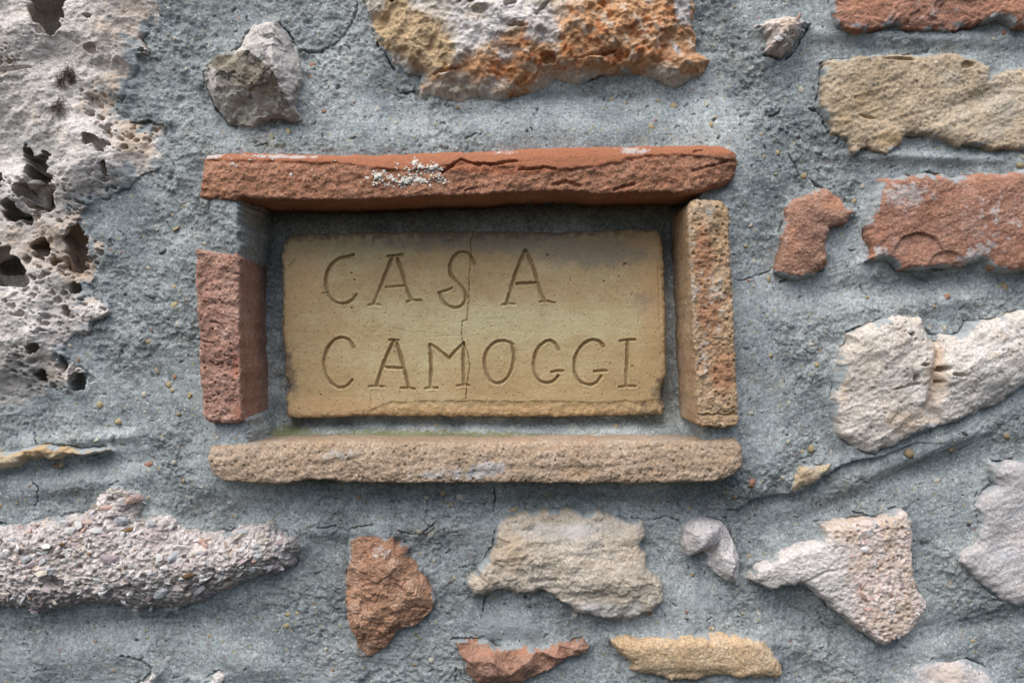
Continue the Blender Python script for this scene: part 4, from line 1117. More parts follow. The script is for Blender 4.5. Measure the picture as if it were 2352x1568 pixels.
def frame_brick(name, label, top, bottom, left, right_, material, parent, hf=HF, hb=-52, step=1.9, rad=(4, 4, 4, 4), relief=None, wob=(2.2, 1.2), seed=0, side_amp=.8, taper=None, masks=None):
    n = int(max(np.hypot(*np.diff(np.array(top), axis=0).T).sum(), 20) / step)
    m = int(max(np.hypot(*np.diff(np.array(left), axis=0).T).sum(), 20) / step)
    T, B, L, R = resample(top, n), resample(bottom, n), resample(left, m), resample(right_, m)
    for c in (T, B, L, R):
        t = np.linspace(0, 1, len(c))
        win = np.minimum(1, np.minimum(t, 1 - t) * len(c) / 6)
        a = wob[0] * fbm(c[:, 0], c[:, 1], 46, 3, 400 + seed) + wob[1] * fbm(c[:, 0], c[:, 1], 12, 2, 410 + seed)
        ax = 1 if c is T or c is B else 0
        c[:, ax] += a * win
    s, t = np.meshgrid(np.linspace(0, 1, n), np.linspace(0, 1, m))
    def coons(q):
        return ((1 - t) * T[None, :, q] + t * B[None, :, q] + (1 - s) * L[:, None, q] + s * R[:, None, q]
                - ((1 - s) * (1 - t) * T[0, q] + s * (1 - t) * T[-1, q] + (1 - s) * t * B[0, q] + s * t * B[-1, q]))
    u, v = coons(0), coons(1)
    wid, hei = np.hypot(*(T[-1] - T[0])), np.hypot(*(L[-1] - L[0]))
    H = np.full(u.shape, float(hf))
    dl, dr, dt, db = s * wid, (1 - s) * wid, t * hei, (1 - t) * hei
    for d, r in ((dl, rad[0]), (dr, rad[1]), (dt, rad[2]), (db, rad[3])):
        q = np.clip(1 - d / (r / S), 0, 1)
        H -= r * (1 - np.sqrt(np.maximum(1 - q * q, 0)))
    if relief:
        H = H + relief(u, v, s, t, dl, dr, dt, db)
    k = scale_at(hf)
    uw, vw = CX + (u - CX) * k, CY + (v - CY) * k
    idx = np.arange(n * m).reshape(m, n)
    quads = np.stack([idx[:-1, :-1], idx[1:, :-1], idx[1:, 1:], idx[:-1, 1:]], -1).reshape(-1, 4)
    ring = np.concatenate([idx[:, 0], idx[-1, 1:], idx[::-1, -1][1:], idx[0, ::-1][1:-1]])
    ru, rv, rh = uw.ravel()[ring], vw.ravel()[ring], H.ravel()[ring]
    nxt, prv = np.roll(np.arange(len(ring)), -1), np.roll(np.arange(len(ring)), 1)
    tu, tv = ru[nxt] - ru[prv], rv[nxt] - rv[prv]
    ln = np.maximum(np.hypot(tu, tv), 1e-6)
    nu, nv = -tv / ln, tu / ln          # outward for a ring running down the left side
    for _ in range(3):
        nu, nv = (nu + nu[nxt] + nu[prv]) / 3, (nv + nv[nxt] + nv[prv]) / 3
    cu, cv = ru.mean(), rv.mean()
    if ((ru - cu) * nu + (rv - cv) * nv).mean() < 0:
        nu, nv = -nu, -nv
    arc = np.concatenate([[0], np.cumsum(np.hypot(np.diff(ru), np.diff(rv)))])
    K = 26
    su, sv = ru.copy(), rv.copy()
    for _ in range(14):
        su, sv = (su + su[nxt] + su[prv]) / 3, (sv + sv[nxt] + sv[prv]) / 3
    co, qs, prev = [to_world(uw.ravel(), vw.ravel(), H.ravel())], [quads], ring
    base = n * m
    pu, pv = [u.ravel()], [v.ravel()]
    for r in range(1, K + 1):
        f = (r / K) ** 1.15
        h = rh + (hb - rh) * f
        a = min(1, r / 2.5) * side_amp * (fbm(arc, h * 2.2 + 7, 34, 3, 430 + seed) + .5 * fbm(arc, h * 3, 9, 2, 440 + seed)) / S
        if taper is not None:
            a = a + taper(ru, rv, f) / S
        bl = min(1, r / 5)
        co.append(to_world(ru + (su - ru) * bl + nu * a, rv + (sv - rv) * bl + nv * a, h))
        cur = base + np.arange(len(ring))
        base += len(ring)
        qs.append(np.stack([prev[nxt], prev, cur, cur[nxt]], -1))
        pu.append(ru); pv.append(rv)
        prev = cur
    ctr = base
    co.append(to_world(np.array([cu]), np.array([cv]), np.array([hb])))
    pu.append([cu]); pv.append([cv])
    tris = np.stack([prev[nxt], prev, np.full(len(ring), ctr)], -1)
    pu, pv = np.concatenate(pu), np.concatenate(pv)
    at = {'m1': np.zeros(len(pu)), 'm2': np.zeros(len(pu)), 'smear': np.zeros(len(pu))}
    for kk, bb in (masks or {}).items():
        at[kk] = blobs(pu, pv, bb) if not callable(bb) else bb(pu, pv)
    o = raw_mesh(name, np.concatenate(co), np.concatenate(qs), tris, material, at, parent=parent)
    o['label'] = label
    return o, (u, v, H)

frame = bpy.data.objects.new('brick_frame', None)
C.objects.link(frame)
frame.location = (float((1085 - CX) * S * kf / 1000), -.0, float((CY - 1108) * S * kf / 1000))
frame['label'] = 'frame of four projecting bricks around the inscribed clay plaque'
frame['category'] = 'brick frame'

def m_frame(name, stops, patchc, m1c, m2c, dirt, speck):
    m = Mat(name)
    m.base(stops, 26, 8, .68)
    m.patch(38, .5, .66, patchc, .6, 7)
    m.patch(110, .57, .7, dirt, .4, 7)
    m.grains(680, .19)
    m.grains(1150, .15)
    m.specks(520, .09, speck, .6, .27)
    m.specks(560, .08, dirt, .6, .27)
    m.mask('m1', m1c, .9, 80, .35, .2)
    m.mask('m2', m2c, .85, 190, .8, .14, 8)
    m.mask('smear', lin(150, 156, 156), .9, 150, .55, .15)
    m.bump([(m.noise(560, 4, .7), 1.0), (m.noise(190, 4, .65), 1.3)], .0013, .95)
    return m.done()
MF_T = m_frame('orange_red_brick', [lin(152, 110, 87), lin(167, 121, 96), lin(182, 138, 112)], lin(166, 115, 88), lin(174, 114, 84), lin(206, 196, 190), lin(104, 72, 52), lin(206, 170, 140))
MF_L = m_frame('pale_red_brick', [lin(164, 126, 110), lin(178, 138, 121), lin(193, 159, 144)], lin(184, 147, 126), lin(172, 118, 98), lin(196, 178, 168), lin(110, 82, 68), lin(212, 190, 176))
MF_R = m_frame('ochre_brick', [lin(172, 144, 112), lin(186, 157, 124), lin(198, 174, 146)], lin(180, 140, 108), lin(178, 133, 102), lin(204, 194, 182), lin(116, 94, 70), lin(218, 204, 186))
MF_B = m_frame('grey_buff_brick', [lin(166, 145, 122), lin(178, 156, 133), lin(190, 170, 150)], lin(184, 156, 128), lin(190, 160, 130), lin(192, 188, 184), lin(118, 98, 78), lin(214, 200, 182))

def rel_top(u, v, s, t, dl, dr, dt, db):
    # a smooth skin along the upper edge that leans back; the rest is a broken face
    brk_y = np.interp(u, [455, 560, 800, 900, 1000, 1070, 1150, 1290, 1400, 1480, 1560, 1650, 1720], [363, 366, 372, 392, 385, 372, 380, 388, 375, 356, 352, 362, 365]) + 4 * fbm(u, v, 40, 3, 501)
    skin = 1 - sstep(-3, 4, v - brk_y)
    h = -7.5 * np.exp(-(np.maximum(dt, 0) / 26) ** 1.4)
    h += (1 - skin) * (-1.6 + 1.3 * fbm(u, v, 60, 3, 502) + .9 * fbm(u, v, 16, 3, 503) + .4 * gn(u / 4.6, v / 4.6, 505) + .6 * aniso(u, v, -14, 60, 12, 3, 506))
    h += skin * .25 * fbm(u, v, 30, 3, 507)
    for pts, wd, dp in [(V('I', (2040, 350), (2110, 310), (2200, 240), (2260, 270), (2352, 290)) + V('J', (60, 280), (240, 285), (330, 262), (400, 262)), 4, 3.5),
                        (V('J', (420, 330), (540, 325), (620, 310), (720, 330)), 3, 2.5), (V('J', (1820, 340), (1920, 310), (2000, 290), (2100, 255)), 3, 2.2), (V('J', (700, 450), (800, 430), (910, 460)), 6, 3),
                        (V('J', (1190, 490), (1260, 465), (1350, 440)), 4, 3), (V('J', (1830, 185), (1900, 165)), 2.5, 2), (V('I', (2230, 500), (2330, 470)), 3, 2), (V('J', (1365, 120), (1368, 210)), 1.4, 1.6)]:
        d = line_d(u + 2 * gn(u / 12, v / 12, 511), v + 2 * gn(u / 12, v / 12, 512), pts)
        h -= dp * (1 - sstep(wd * .3, wd, d))
    # right end rounds off towards the lower corner
    h -= 9 * np.clip(1 - (dr + 1.1 * db) / 150, 0, 1) ** 2 + 3 * np.exp(-dr / 14)
    return h

top_c = V('I', (102, 222), (140, 195), (200, 181), (470, 178), (800, 180), (1000, 190), (1500, 195), (1800, 176), (2240, 168)) + V('J', (300, 152), (600, 135), (1100, 125), (1700, 115), (2000, 116), (2110, 128))
bot_c = V('I', (88, 548), (130, 566), (380, 575), (440, 548), (560, 570), (700, 575), (1100, 572), (1400, 570), (1900, 542), (2240, 540)) + V('J', (0, 545), (400, 512), (700, 503), (900, 512), (1050, 525), (1400, 515), (1850, 510), (2080, 445), (2165, 400))
tb, tcrv = frame_brick('brick', 'long orange red brick on top of the frame, spotted with white lichen', top_c, bot_c, V('I', (102, 222), (110, 330), (105, 430), (88, 548)), V('J', (2110, 128), (2190, 180), (2206, 250), (2200, 330), (2165, 400)),
    MF_T, frame, rad=(3, 5, 4, 2.5), relief=rel_top, seed=1, side_amp=.22,
    masks={'m1': lambda a, b: np.clip(1 - sstep(-6, 10, b - np.interp(a, [455, 560, 800, 900, 1000, 1070, 1150, 1290, 1400, 1480, 1560, 1650, 1720], [363, 366, 372, 390, 388, 392, 398, 392, 375, 358, 352, 352, 350])), 0, 1) * .95,
           'm2': [(600, 352, 90, 7, 0, .55), (1160, 345, 40, 9, 0, .6), (1450, 343, 60, 14, 0, .65), (480, 350, 20, 16, 0, .9), (1070, 350, 60, 5, 0, .35), (640, 358, 60, 5, 0, .4), (710, 356, 60, 5, 0, .35)]})

def rel_rough(seed, a=1.2, tilt=None):
    def f(u, v, s, t, dl, dr, dt, db):
        h = a * fbm(u, v, 60, 3, 520 + seed) + .75 * a * fbm(u, v, 18, 3, 523 + seed) + .42 * gn(u / 4.6, v / 4.6, 526 + seed)
        f1, f2, r = worley(u / 12, v / 12, seed)
        h -= np.where(r > .8, 1.6, 0) * (1 - sstep(.1, .34, f1))
        if tilt:
            h = h + tilt(u, v, s, t, dl, dr, dt, db)
        return h
    return f

def rel_left(u, v, s, t, dl, dr, dt, db):
    h = 0
    for pts, wd, dp in [(V('K', (190, 440), (230, 470), (280, 450), (282, 490)), 3, 2.5), (V('K', (110, 270), (150, 285), (210, 290)), 3, 2.5), (V('K', (190, 120), (260, 130), (320, 210)), 3, 1.8), (V('B', (1690, 290), (1700, 350)), 3, 2)]:
        h = h - dp * (1 - sstep(wd * .3, wd, line_d(u + 2 * gn(u / 10, v / 10, 531), v, pts)))
    h = h + blob(u, v, (535, 840, 10, 40, 0, -2.0)) + blob(u, v, (540, 925, 12, 18, 0, -1.8)) + blob(u, v, (465, 655, 18, 25, 0, -1.5))
    return h
frame_brick('brick', 'short pale red brick standing at the left of the frame', [(446, 570), (462, 573), (500, 578), (530, 584), (541, 580), (551, 592)], [(466, 962), (480, 970), (512, 974), (540, 973), (556, 968)],
    [(446, 570), (447, 650), (452, 720), (458, 780), (456, 850), (462, 910), (466, 962)], [(551, 592), (550, 700), (551, 800), (553, 900), (556, 968)],
    MF_L, frame, rad=(3, 2, 3, 4), relief=rel_rough(1, 1.2, rel_left), seed=2, side_amp=.22,
    masks={'m1': [(540, 840, 12, 40, 0, .7), (545, 945, 20, 25, 0, .6), (590, 800, 40, 300, 0, .2), (470, 690, 10, 30, 0, .6), (530, 590, 20, 16, 0, .5)], 'm2': [(500, 640, 60, 40, 0, .3), (520, 760, 40, 40, 0, .35)], 'smear': [(500, 575, 60, 10, 0, .5), (500, 970, 60, 8, 0, .4)]})

def rel_right(u, v, s, t, dl, dr, dt, db):
    return -2.5 * np.exp(-dt / 16) + blob(u, v, (1650, 540, 16, 30, 0, -2)) - 2.0 * (1 - sstep(1, 3, np.abs(v - 952 - 3 * gn(u / 20, v / 20, 3))))
frame_brick('brick', 'ochre and rust brick standing at the right of the frame', [(1583, 474), (1590, 460), (1608, 454), (1640, 455), (1662, 460), (1676, 474)], [(1603, 976), (1615, 982), (1640, 981), (1662, 983), (1685, 979), (1698, 974)],
    [(1583, 474), (1582, 520), (1589, 640), (1593, 762), (1599, 876), (1603, 976)], [(1676, 474), (1679, 580), (1686, 700), (1688, 724), (1692, 848), (1698, 974)],
    MF_R, frame, rad=(3, 3, 5, 3), relief=rel_rough(4, 1.3, rel_right), seed=3, side_amp=.22, wob=(2.4, 1.8),
    masks={'m1': [(1620, 600, 30, 70, 0, .7), (1630, 720, 40, 60, 0, .8), (1660, 860, 40, 70, 0, .8), (1610, 560, 14, 60, 0, .6)], 'm2': [(1640, 650, 36, 60, 0, .5), (1620, 830, 16, 90, 0, .45), (1660, 750, 30, 60, 0, .35), (1585, 640, 26, 260, 0, .45)],
           'smear': [(1630, 480, 40, 30, 0, .55)]})

def rel_bot(u, v, s, t, dl, dr, dt, db):
    h = -5.5 * np.exp(-(np.maximum(dt, 0) / 22) ** 1.5) + .6 * aniso(u, v, -8, 60, 14, 3, 541)
    h += blob(u, v, (790, 1045, 34, 14, 0, 1.2)) + blob(u, v, (1330, 1085, 50, 18, 0, -2.4)) + blob(u, v, (1100, 1085, 60, 20, 0, -1.4)) + blob(u, v, (1010, 1080, 60, 20, 0, 1.2))
    h -= 6 * np.clip(1 - (dr + 1.0 * db) / 70, 0, 1) ** 2 + 5 * np.clip(1 - (dl + .9 * db) / 80, 0, 1) ** 2
    return h
frame_brick('brick', 'long grey buff brick along the bottom of the frame', [(474, 1026), (500, 1023), (555, 1021), (620, 1017), (760, 1015), (1000, 1019), (1200, 1017), (1400, 1015), (1616, 1015), (1660, 1011), (1698, 1009)],
    [(482, 1094), (515, 1106), (600, 1111), (660, 1110), (715, 1101), (800, 1108), (916, 1110), (1080, 1110), (1200, 1108), (1300, 1110), (1500, 1110), (1659, 1105), (1692, 1092)],
    [(474, 1026), (471, 1057), (482, 1094)], [(1698, 1009), (1712, 1030), (1711, 1070), (1692, 1092)],
    MF_B, frame, rad=(4, 5, 3, 2.5), relief=rel_rough(7, .85, rel_bot), seed=4, side_amp=.22,
    masks={'m1': [(1330, 1085, 60, 20, 0, .7), (620, 1060, 60, 20, 0, .4), (1270, 1030, 50, 12, 0, .6), (1650, 1060, 50, 40, 0, .5)], 'm2': [(1040, 1090, 120, 18, 0, .6), (780, 1045, 60, 18, 0, .6), (620, 1005, 140, 12, 0, .4), (1480, 1010, 200, 14, 0, .45), (1130, 1070, 50, 20, 0, .6)],
           'smear': [(560, 1015, 60, 12, 0, .6), (1100, 1085, 60, 26, 0, .45), (790, 1045, 40, 12, 0, .5), (1560, 1000, 60, 16, 0, .5)]})

# ------------------------------------------------------------------ small things: lichen, chips, pebbles, grit
def chip_geo(seed, flat=.5, lo=.72, hi=1.2, narrow=1.0):
    """an irregular little lump: 20 triangles"""
    r = random.Random(seed)
    g = (1 + 5 ** .5) / 2
    vs0 = [(-1, g, 0), (1, g, 0), (-1, -g, 0), (1, -g, 0), (0, -1, g), (0, 1, g), (0, -1, -g), (0, 1, -g), (g, 0, -1), (g, 0, 1), (-g, 0, -1), (-g, 0, 1)]
    fs = [(0, 11, 5), (0, 5, 1), (0, 1, 7), (0, 7, 10), (0, 10, 11), (1, 5, 9), (5, 11, 4), (11, 10, 2), (10, 7, 6), (7, 1, 8), (3, 9, 4), (3, 4, 2), (3, 2, 6), (3, 6, 8), (3, 8, 9), (4, 9, 5), (2, 4, 11), (6, 2, 10), (8, 6, 7), (9, 8, 1)]
    L = (1 + g * g) ** .5
    co = []
    for x, y, z in vs0:
        k = r.uniform(lo, hi) / L
        co.append((x * k, y * k * flat, z * k * narrow))
    return co, fs

def chip_mesh(name, seed, flat, material, smooth, *a):
    co, fs = chip_geo(seed, flat, *a)
    me = bpy.data.meshes.new(name)
    me.from_pydata(co, [], fs)
    me.polygons.foreach_set('use_smooth', [smooth] * len(fs))
    me.materials.append(material)
    return me

def m_plain(name, a, b, rough=.85, scale=300, bump=.0004):
    m = Mat(name, rough, .3)
    m.base([a, b], scale, 5, .6)
    m.specks(3000, .1, b, .4)
    m.bump([(m.noise(900, 3, .6), 1.0)], bump, .7)
    return m.done()

PM = [m_plain('ochre_pebble', lin(176, 158, 118), lin(196, 180, 142)), m_plain('cream_pebble', lin(196, 188, 168), lin(212, 206, 190)), m_plain('grey_pebble', lin(128, 132, 130), lin(150, 154, 152)),
      m_plain('rust_pebble', lin(160, 118, 98), lin(178, 138, 116)), m_plain('dark_pebble', lin(78, 78, 78), lin(98, 96, 92)), m_plain('brown_pebble', lin(160, 138, 108), lin(178, 156, 124))]
PW = [.2, .28, .26, .06, .08, .12]
peb = [[chip_mesh('pebble', 10 * i + j, .3, mt, True) for j in range(3)] for i, mt in enumerate(PM)]

def place(name, me, u, v, h, size, parent, tilt=.35, long=1.0, ang=None):
    o = bpy.data.objects.new(name, me)
    C.objects.link(o)
    o.parent = parent
    p = Vector(((u - CX) * S / 1000, -h / 1000, (CY - v) * S / 1000))
    o.location = p - wloc(parent)
    a = random.uniform(0, 6.28) if ang is None else ang
    o.rotation_euler = (random.gauss(0, tilt), a, random.gauss(0, tilt))
    r = size * S / 2000
    o.scale = (r * long, r, r)
    return o

BIG = [('G', 645, 130, 60, 0), ('G', 492, 83, 38, 1), ('G', 1250, 160, 70, 5), ('G', 268, 328, 50, 3), ('G', 1440, 335, 40, 1), ('G', 1845, 55, 42, 5), ('G', 595, 150, 34, 0), ('G', 460, 300, 34, 1),
       ('G', 1645, 1312, 34, 0), ('G', 45, 1230, 36, 0), ('G', 335, 1140, 30, 1), ('G', 120, 390, 34, 0), ('G', 175, 410, 32, 5), ('G', 1510, 130, 50, 5), ('F', 465, 255, 46, 0), ('F', 465, 490, 50, 0),
       ('F', 1775, 615, 62, 3), ('F', 2240, 545, 80, 5), ('F', 775, 965, 40, 1), ('F', 820, 1110, 48, 0), ('F', 320, 95, 44, 1), ('F', 1760, 850, 60, 1), ('F', 1190, 625, 40, 0), ('F', 670, 1525, 30, 3),
       ('F', 465, 1045, 40, 0), ('F', 610, 1390, 36, 1), ('F', 350, 360, 40, 1), ('F', 1670, 680, 40, 5), ('F', 300, 500, 30, 3), ('F', 845, 1010, 26, 0), ('F', 845, 1210, 46, 2),
       ('E', 740, 1290, 66, 0), ('E', 520, 1135, 50, 0), ('E', 410, 1170, 34, 0), ('E', 720, 660, 60, 1), ('E', 2310, 1165, 60, 1), ('E', 2305, 1215, 70, 0), ('E', 1165, 1360, 60, 1), ('E', 1100, 1475, 60, 0),
       ('E', 510, 1285, 34, 0), ('E', 220, 855, 26, 0), ('E', 70, 880, 26, 0), ('E', 30, 940, 50, 0), ('E', 2185, 255, 40, 3), ('E', 2110, 300, 34, 1), ('E', 400, 1010, 30, 0),
       ('B', 1305, 120, 56, 0), ('B', 1320, 680, 50, 0), ('B', 1255, 1255, 52, 0), ('B', 1420, 1330, 40, 0), ('B', 1310, 545, 40, 0), ('B', 875, 1530, 60, 0), ('B', 735, 1405, 60, 0), ('B', 1330, 1470, 36, 5),
       ('B', 1140, 860, 40, 3), ('B', 1075, 860, 44, 2), ('B', 1120, 940, 46, 0), ('B', 1165, 1155, 50, 0), ('B', 1300, 1200, 44, 3), ('B', 1075, 1330, 50, 1), ('B', 1285, 1295, 36, 0), ('B', 525, 975, 50, 1),
       ('B', 1205, 270, 60, 2), ('B', 1150, 600, 60, 2), ('B', 1170, 530, 60, 2), ('B', 1540, 235, 28, 1), ('B', 1590, 120, 40, 1), ('B', 580, 1075, 40, 5), ('B', 1340, 820, 34, 1), ('B', 970, 657, 24, 0),
       ('C', 330, 250, 44, 3), ('C', 370, 237, 36, 0), ('C', 915, 230, 50, 3), ('C', 1105, 122, 26, 5), ('C', 1137, 318, 46, 0), ('C', 1430, 545, 36, 5), ('C', 1085, 215, 46, 1), ('C', 600, 75, 40, 1),
       ('C', 2210, 415, 36, 5), ('C', 1285, 1285, 30, 0), ('C', 1770, 1140, 34, 0), ('C', 1825, 1135, 32, 0), ('C', 1765, 1210, 44, 0), ('C', 595, 1310, 26, 5), ('C', 840, 1300, 26, 4), ('C', 2000, 1350, 26, 1),
       ('C', 995, 60, 26, 0), ('C', 120, 460, 30, 5), ('C', 20, 480, 50, 0), ('C', 700, 70, 50, 2),
       ('H', 700, 180, 44, 0), ('H', 790, 205, 50, 1), ('H', 735, 245, 46, 0), ('H', 605, 210, 34, 1), ('H', 690, 235, 34, 5), ('H', 230, 205, 30, 5), ('H', 1095, 290, 46, 0), ('H', 1065, 295, 26, 1), ('H', 2085, 285, 34, 0),
       ('H', 1900, 230, 30, 0), ('H', 1595, 240, 24, 5), ('H', 630, 415, 50, 1), ('H', 760, 675, 26, 0), ('H', 985, 780, 30, 0), ('H', 1190, 815, 60, 2), ('H', 1440, 880, 36, 1), ('H', 570, 1010, 30, 0), ('H', 630, 1135, 40, 1),
       ('H', 535, 1160, 30, 0), ('H', 2215, 955, 34, 1), ('H', 2105, 655, 26, 5), ('H', 1860, 855, 34, 3), ('H', 570, 395, 50, 1), ('H', 1030, 970, 18, 1), ('H', 1155, 780, 34, 4),
       ('A', 1530, 340, 34, 1), ('A', 1245, 70, 34, 1), ('A', 1290, 290, 30, 1), ('A', 2010, 1015, 40, 0), ('A', 2125, 985, 56, 0), ('A', 2020, 1060, 26, 1), ('A', 2300, 490, 60, 3), ('A', 2285, 565, 50, 3), ('A', 2310, 905, 50, 2),
       ('T', 1920, 570, 30, 0), ('T', 1650, 560, 28, 0), ('T', 2000, 605, 46, 0), ('T', 1735, 585, 22, 5), ('T', 330, 630, 26, 1), ('T', 440, 710, 24, 1), ('T', 2225, 675, 22, 0), ('T', 1860, 735, 36, 0), ('T', 30, 640, 26, 3),
       ('T', 1885, 695, 26, 3), ('T', 555, 810, 22, 4), ('T', 1430, 760, 22, 1), ('T', 375, 515, 20, 1), ('T', 2150, 105, 22, 1), ('J', 1470, 15, 50, 0), ('J', 2245, 790, 46, 1), ('J', 2215, 955, 34, 0), ('J', 2285, 1270, 34, 1),
       ('L', 2255, 1390, 70, 3), ('L', 2240, 850, 60, 1), ('L', 1690, 165, 34, 1), ('L', 420, 990, 60, 2), ('L', 1240, 990, 44, 0), ('L', 1510, 915, 46, 1), ('L', 1650, 490, 30, 1), ('L', 665, 1490, 34, 5), ('L', 1520, 1540, 40, 0),
       ('K', 655, 645, 50, 1), ('K', 675, 60, 34, 1), ('K', 1975, 985, 44, 0), ('K', 315, 1030, 34, 1), ('K', 1395, 1515, 46, 5), ('K', 1930, 1515, 40, 1), ('K', 2190, 1500, 44, 0), ('K', 15, 820, 26, 1), ('K', 55, 710, 36, 0)]
count = 0
taken = []
for vw, a, b, sz, kind in BIG:
    (u0, v0), k = V(vw, (a, b))[0], VIEW[vw][0]
    i, j = int(np.clip(np.searchsorted(MV, v0), 1, len(MV) - 2)), int(np.clip(np.searchsorted(MU, u0), 1, len(MU) - 2))
    if SDMAX[i, j] > -3:
        continue
    sz_u = sz * k
    place('pebble', peb[kind][count % 3], u0, v0, mortar_at(u0, v0) - sz_u * S * .02, sz_u * 1.0, mortar, .3, random.uniform(1.0, 1.45))
    taken.append((u0, v0))
    count += 1
tries = 0
while count < 295 and tries < 6000:
    tries += 1
    u0, v0 = random.uniform(0, 2352), random.uniform(0, 1568)
    i, j = int(np.clip(np.searchsorted(MV, v0), 1, len(MV) - 2)), int(np.clip(np.searchsorted(MU, u0), 1, len(MU) - 2))
    if SDMAX[i, j] > -6 or (-8 < so[i, j]) or any((u0 - a) ** 2 + (v0 - b) ** 2 < 400 for a, b in taken):
        continue
    kind = random.choices(range(6), PW)[0]
    sz_u = 4.5 + 8 * random.random() ** 2.2
    place('pebble', peb[kind][count % 3], u0, v0, mortar_at(u0, v0) - sz_u * S * .02, sz_u, mortar, .35, random.uniform(1.0, 1.5))
    taken.append((u0, v0))
    count += 1

def lumps(name, items, material, parent, smooth=True):
    """many little lumps joined into one mesh; items: (u, v, h, size, flat)"""
    co_all, f_all, base = [], [], 0
    for n_, (a, b, h, sz, flat) in enumerate(items):
        co, fs = chip_geo(n_ % 40, flat)
        co = np.array(co) * sz * S / 2000
        t = random.uniform(0, 6.28)
        c, s_ = math.cos(t), math.sin(t)
        x, z = co[:, 0] * c - co[:, 2] * s_, co[:, 0] * s_ + co[:, 2] * c
        p = to_world(np.array(a), np.array(b), np.array(h))
        co_all.append(np.stack([x, co[:, 1], z], -1) + p)
        f_all.append(np.array(fs) + base)
        base += len(co)
    return raw_mesh(name, np.concatenate(co_all), np.zeros((0, 4), int), np.concatenate(f_all), material, parent=parent, smooth=smooth)

for mi, (nm, cnt) in enumerate((('ochre', 420), ('cream', 420), ('grey', 420), ('dark', 200))):
    items = []
    while len(items) < cnt:
        u0, v0 = random.uniform(-20, 2372), random.uniform(-20, 1588)
        i, j = int(np.clip(np.searchsorted(MV, v0), 1, len(MV) - 2)), int(np.clip(np.searchsorted(MU, u0), 1, len(MU) - 2))
        if SDMAX[i, j] > -3 or -10 < so[i, j] < 0:
            continue
        sz_u = random.uniform(2.5, 5.2)
        items.append((u0, v0, mortar_at(u0, v0) + .1, sz_u, random.uniform(.5, .9)))
    g = lumps('grit', items, PM[(0, 1, 2, 4)[mi]], mortar)
    g['kind'] = 'stuff'
    g['label'] = nm + ' sand grains in the mortar'

# chips of the conglomerate slab
CM = [m_plain('white_chip', lin(220, 216, 212), lin(234, 231, 228)), m_plain('cream_chip', lin(204, 192, 174), lin(216, 206, 192)), m_plain('mauve_chip', lin(178, 160, 164), lin(196, 178, 180)), m_plain('grey_chip', lin(178, 180, 182), lin(200, 202, 204)),
      m_plain('brown_chip', lin(128, 98, 66), lin(150, 120, 86)), m_plain('pink_chip', lin(196, 160, 146), lin(210, 180, 168))]
chipm = [[chip_mesh('stone_chip', 200 + 10 * i + j, .4, mt, False, .5, 1.3, .75) for j in range(4)] for i, mt in enumerate(CM)]
def put_chip(key, u0, v0, size, kind, n_, ang=None, lift=.06, long=None):
    h, sd0, gx, gy = relief_at(key, u0, v0)
    if sd0 < size * .25:
        return False
    o = place('stone_chip', chipm[kind][n_ % 4], u0, v0, h + size * S * lift, size, stone_ob[key], .45, long or random.uniform(1.0, 1.9), ang)
    return True
CH = [('C', 200, 710, 110, 0, .45), ('C', 440, 575, 90, 0, .1), ('C', 505, 610, 80, 0, .3), ('C', 540, 685, 50, 2, 0), ('C', 470, 680, 50, 4, 0), ('C', 30, 610, 60, 0, 0), ('C', 130, 740, 90, 0, .4), ('C', 240, 770, 80, 3, .3),
      ('C', 480, 780, 60, 0, 0), ('C', 630, 735, 36, 4, .3), ('C', 600, 630, 50, 2, 0), ('C', 760, 760, 90, 2, 0), ('C', 810, 700, 44, 0, .4), ('C', 690, 480, 70, 5, 0), ('C', 850, 430, 90, 5, .3), ('C', 1040, 755, 80, 0, .1),
      ('C', 1290, 860, 80, 0, .1), ('C', 1310, 730, 50, 2, .5), ('C', 1590, 830, 70, 3, .6), ('C', 1530, 710, 44, 0, .5), ('C', 1620, 690, 50, 3, 0), ('C', 1630, 745, 50, 3, 0), ('C', 1520, 640, 110, 1, .1), ('C', 1680, 830, 60, 3, .3), ('C', 1750, 860, 60, 0, .4),
      ('C', 130, 980, 60, 1, 0), ('C', 250, 1105, 70, 0, .1), ('C', 120, 1090, 36, 0, 0), ('C', 850, 1095, 60, 0, .5), ('C', 820, 630, 40, 3, 0), ('C', 890, 800, 44, 0, 0), ('C', 820, 860, 44, 0, .3), ('C', 370, 690, 60, 0, 0), ('C', 270, 840, 60, 1, .2),
      ('C', 960, 585, 60, 3, .4), ('C', 1340, 790, 50, 3, -.4), ('C', 895, 715, 30, 4, 0), ('C', 600, 560, 70, 5, .2), ('C', 780, 555, 90, 3, .3)]
n_ = 0
for vw, a, b, sz, kind, ang in CH:
    (u0, v0), k = V(vw, (a, b))[0], VIEW[vw][0]
    n_ += put_chip('congl', u0, v0, sz * k * .85, kind, n_, -ang, .10, 1.4)
tries = 0
while n_ < 285 and tries < 5000:
    tries += 1
    u0, v0 = random.uniform(-20, 700), random.uniform(1100, 1410)
    kind = random.choices(range(6), [.36, .2, .16, .18, .04, .06])[0]
    n_ += bool(put_chip('congl', u0, v0, random.choice((7, 8, 10, 12, 14, 17, 21, 26)) * random.uniform(.85, 1.15), kind, n_, random.gauss(-.25, .5), random.uniform(-.06, .06)))
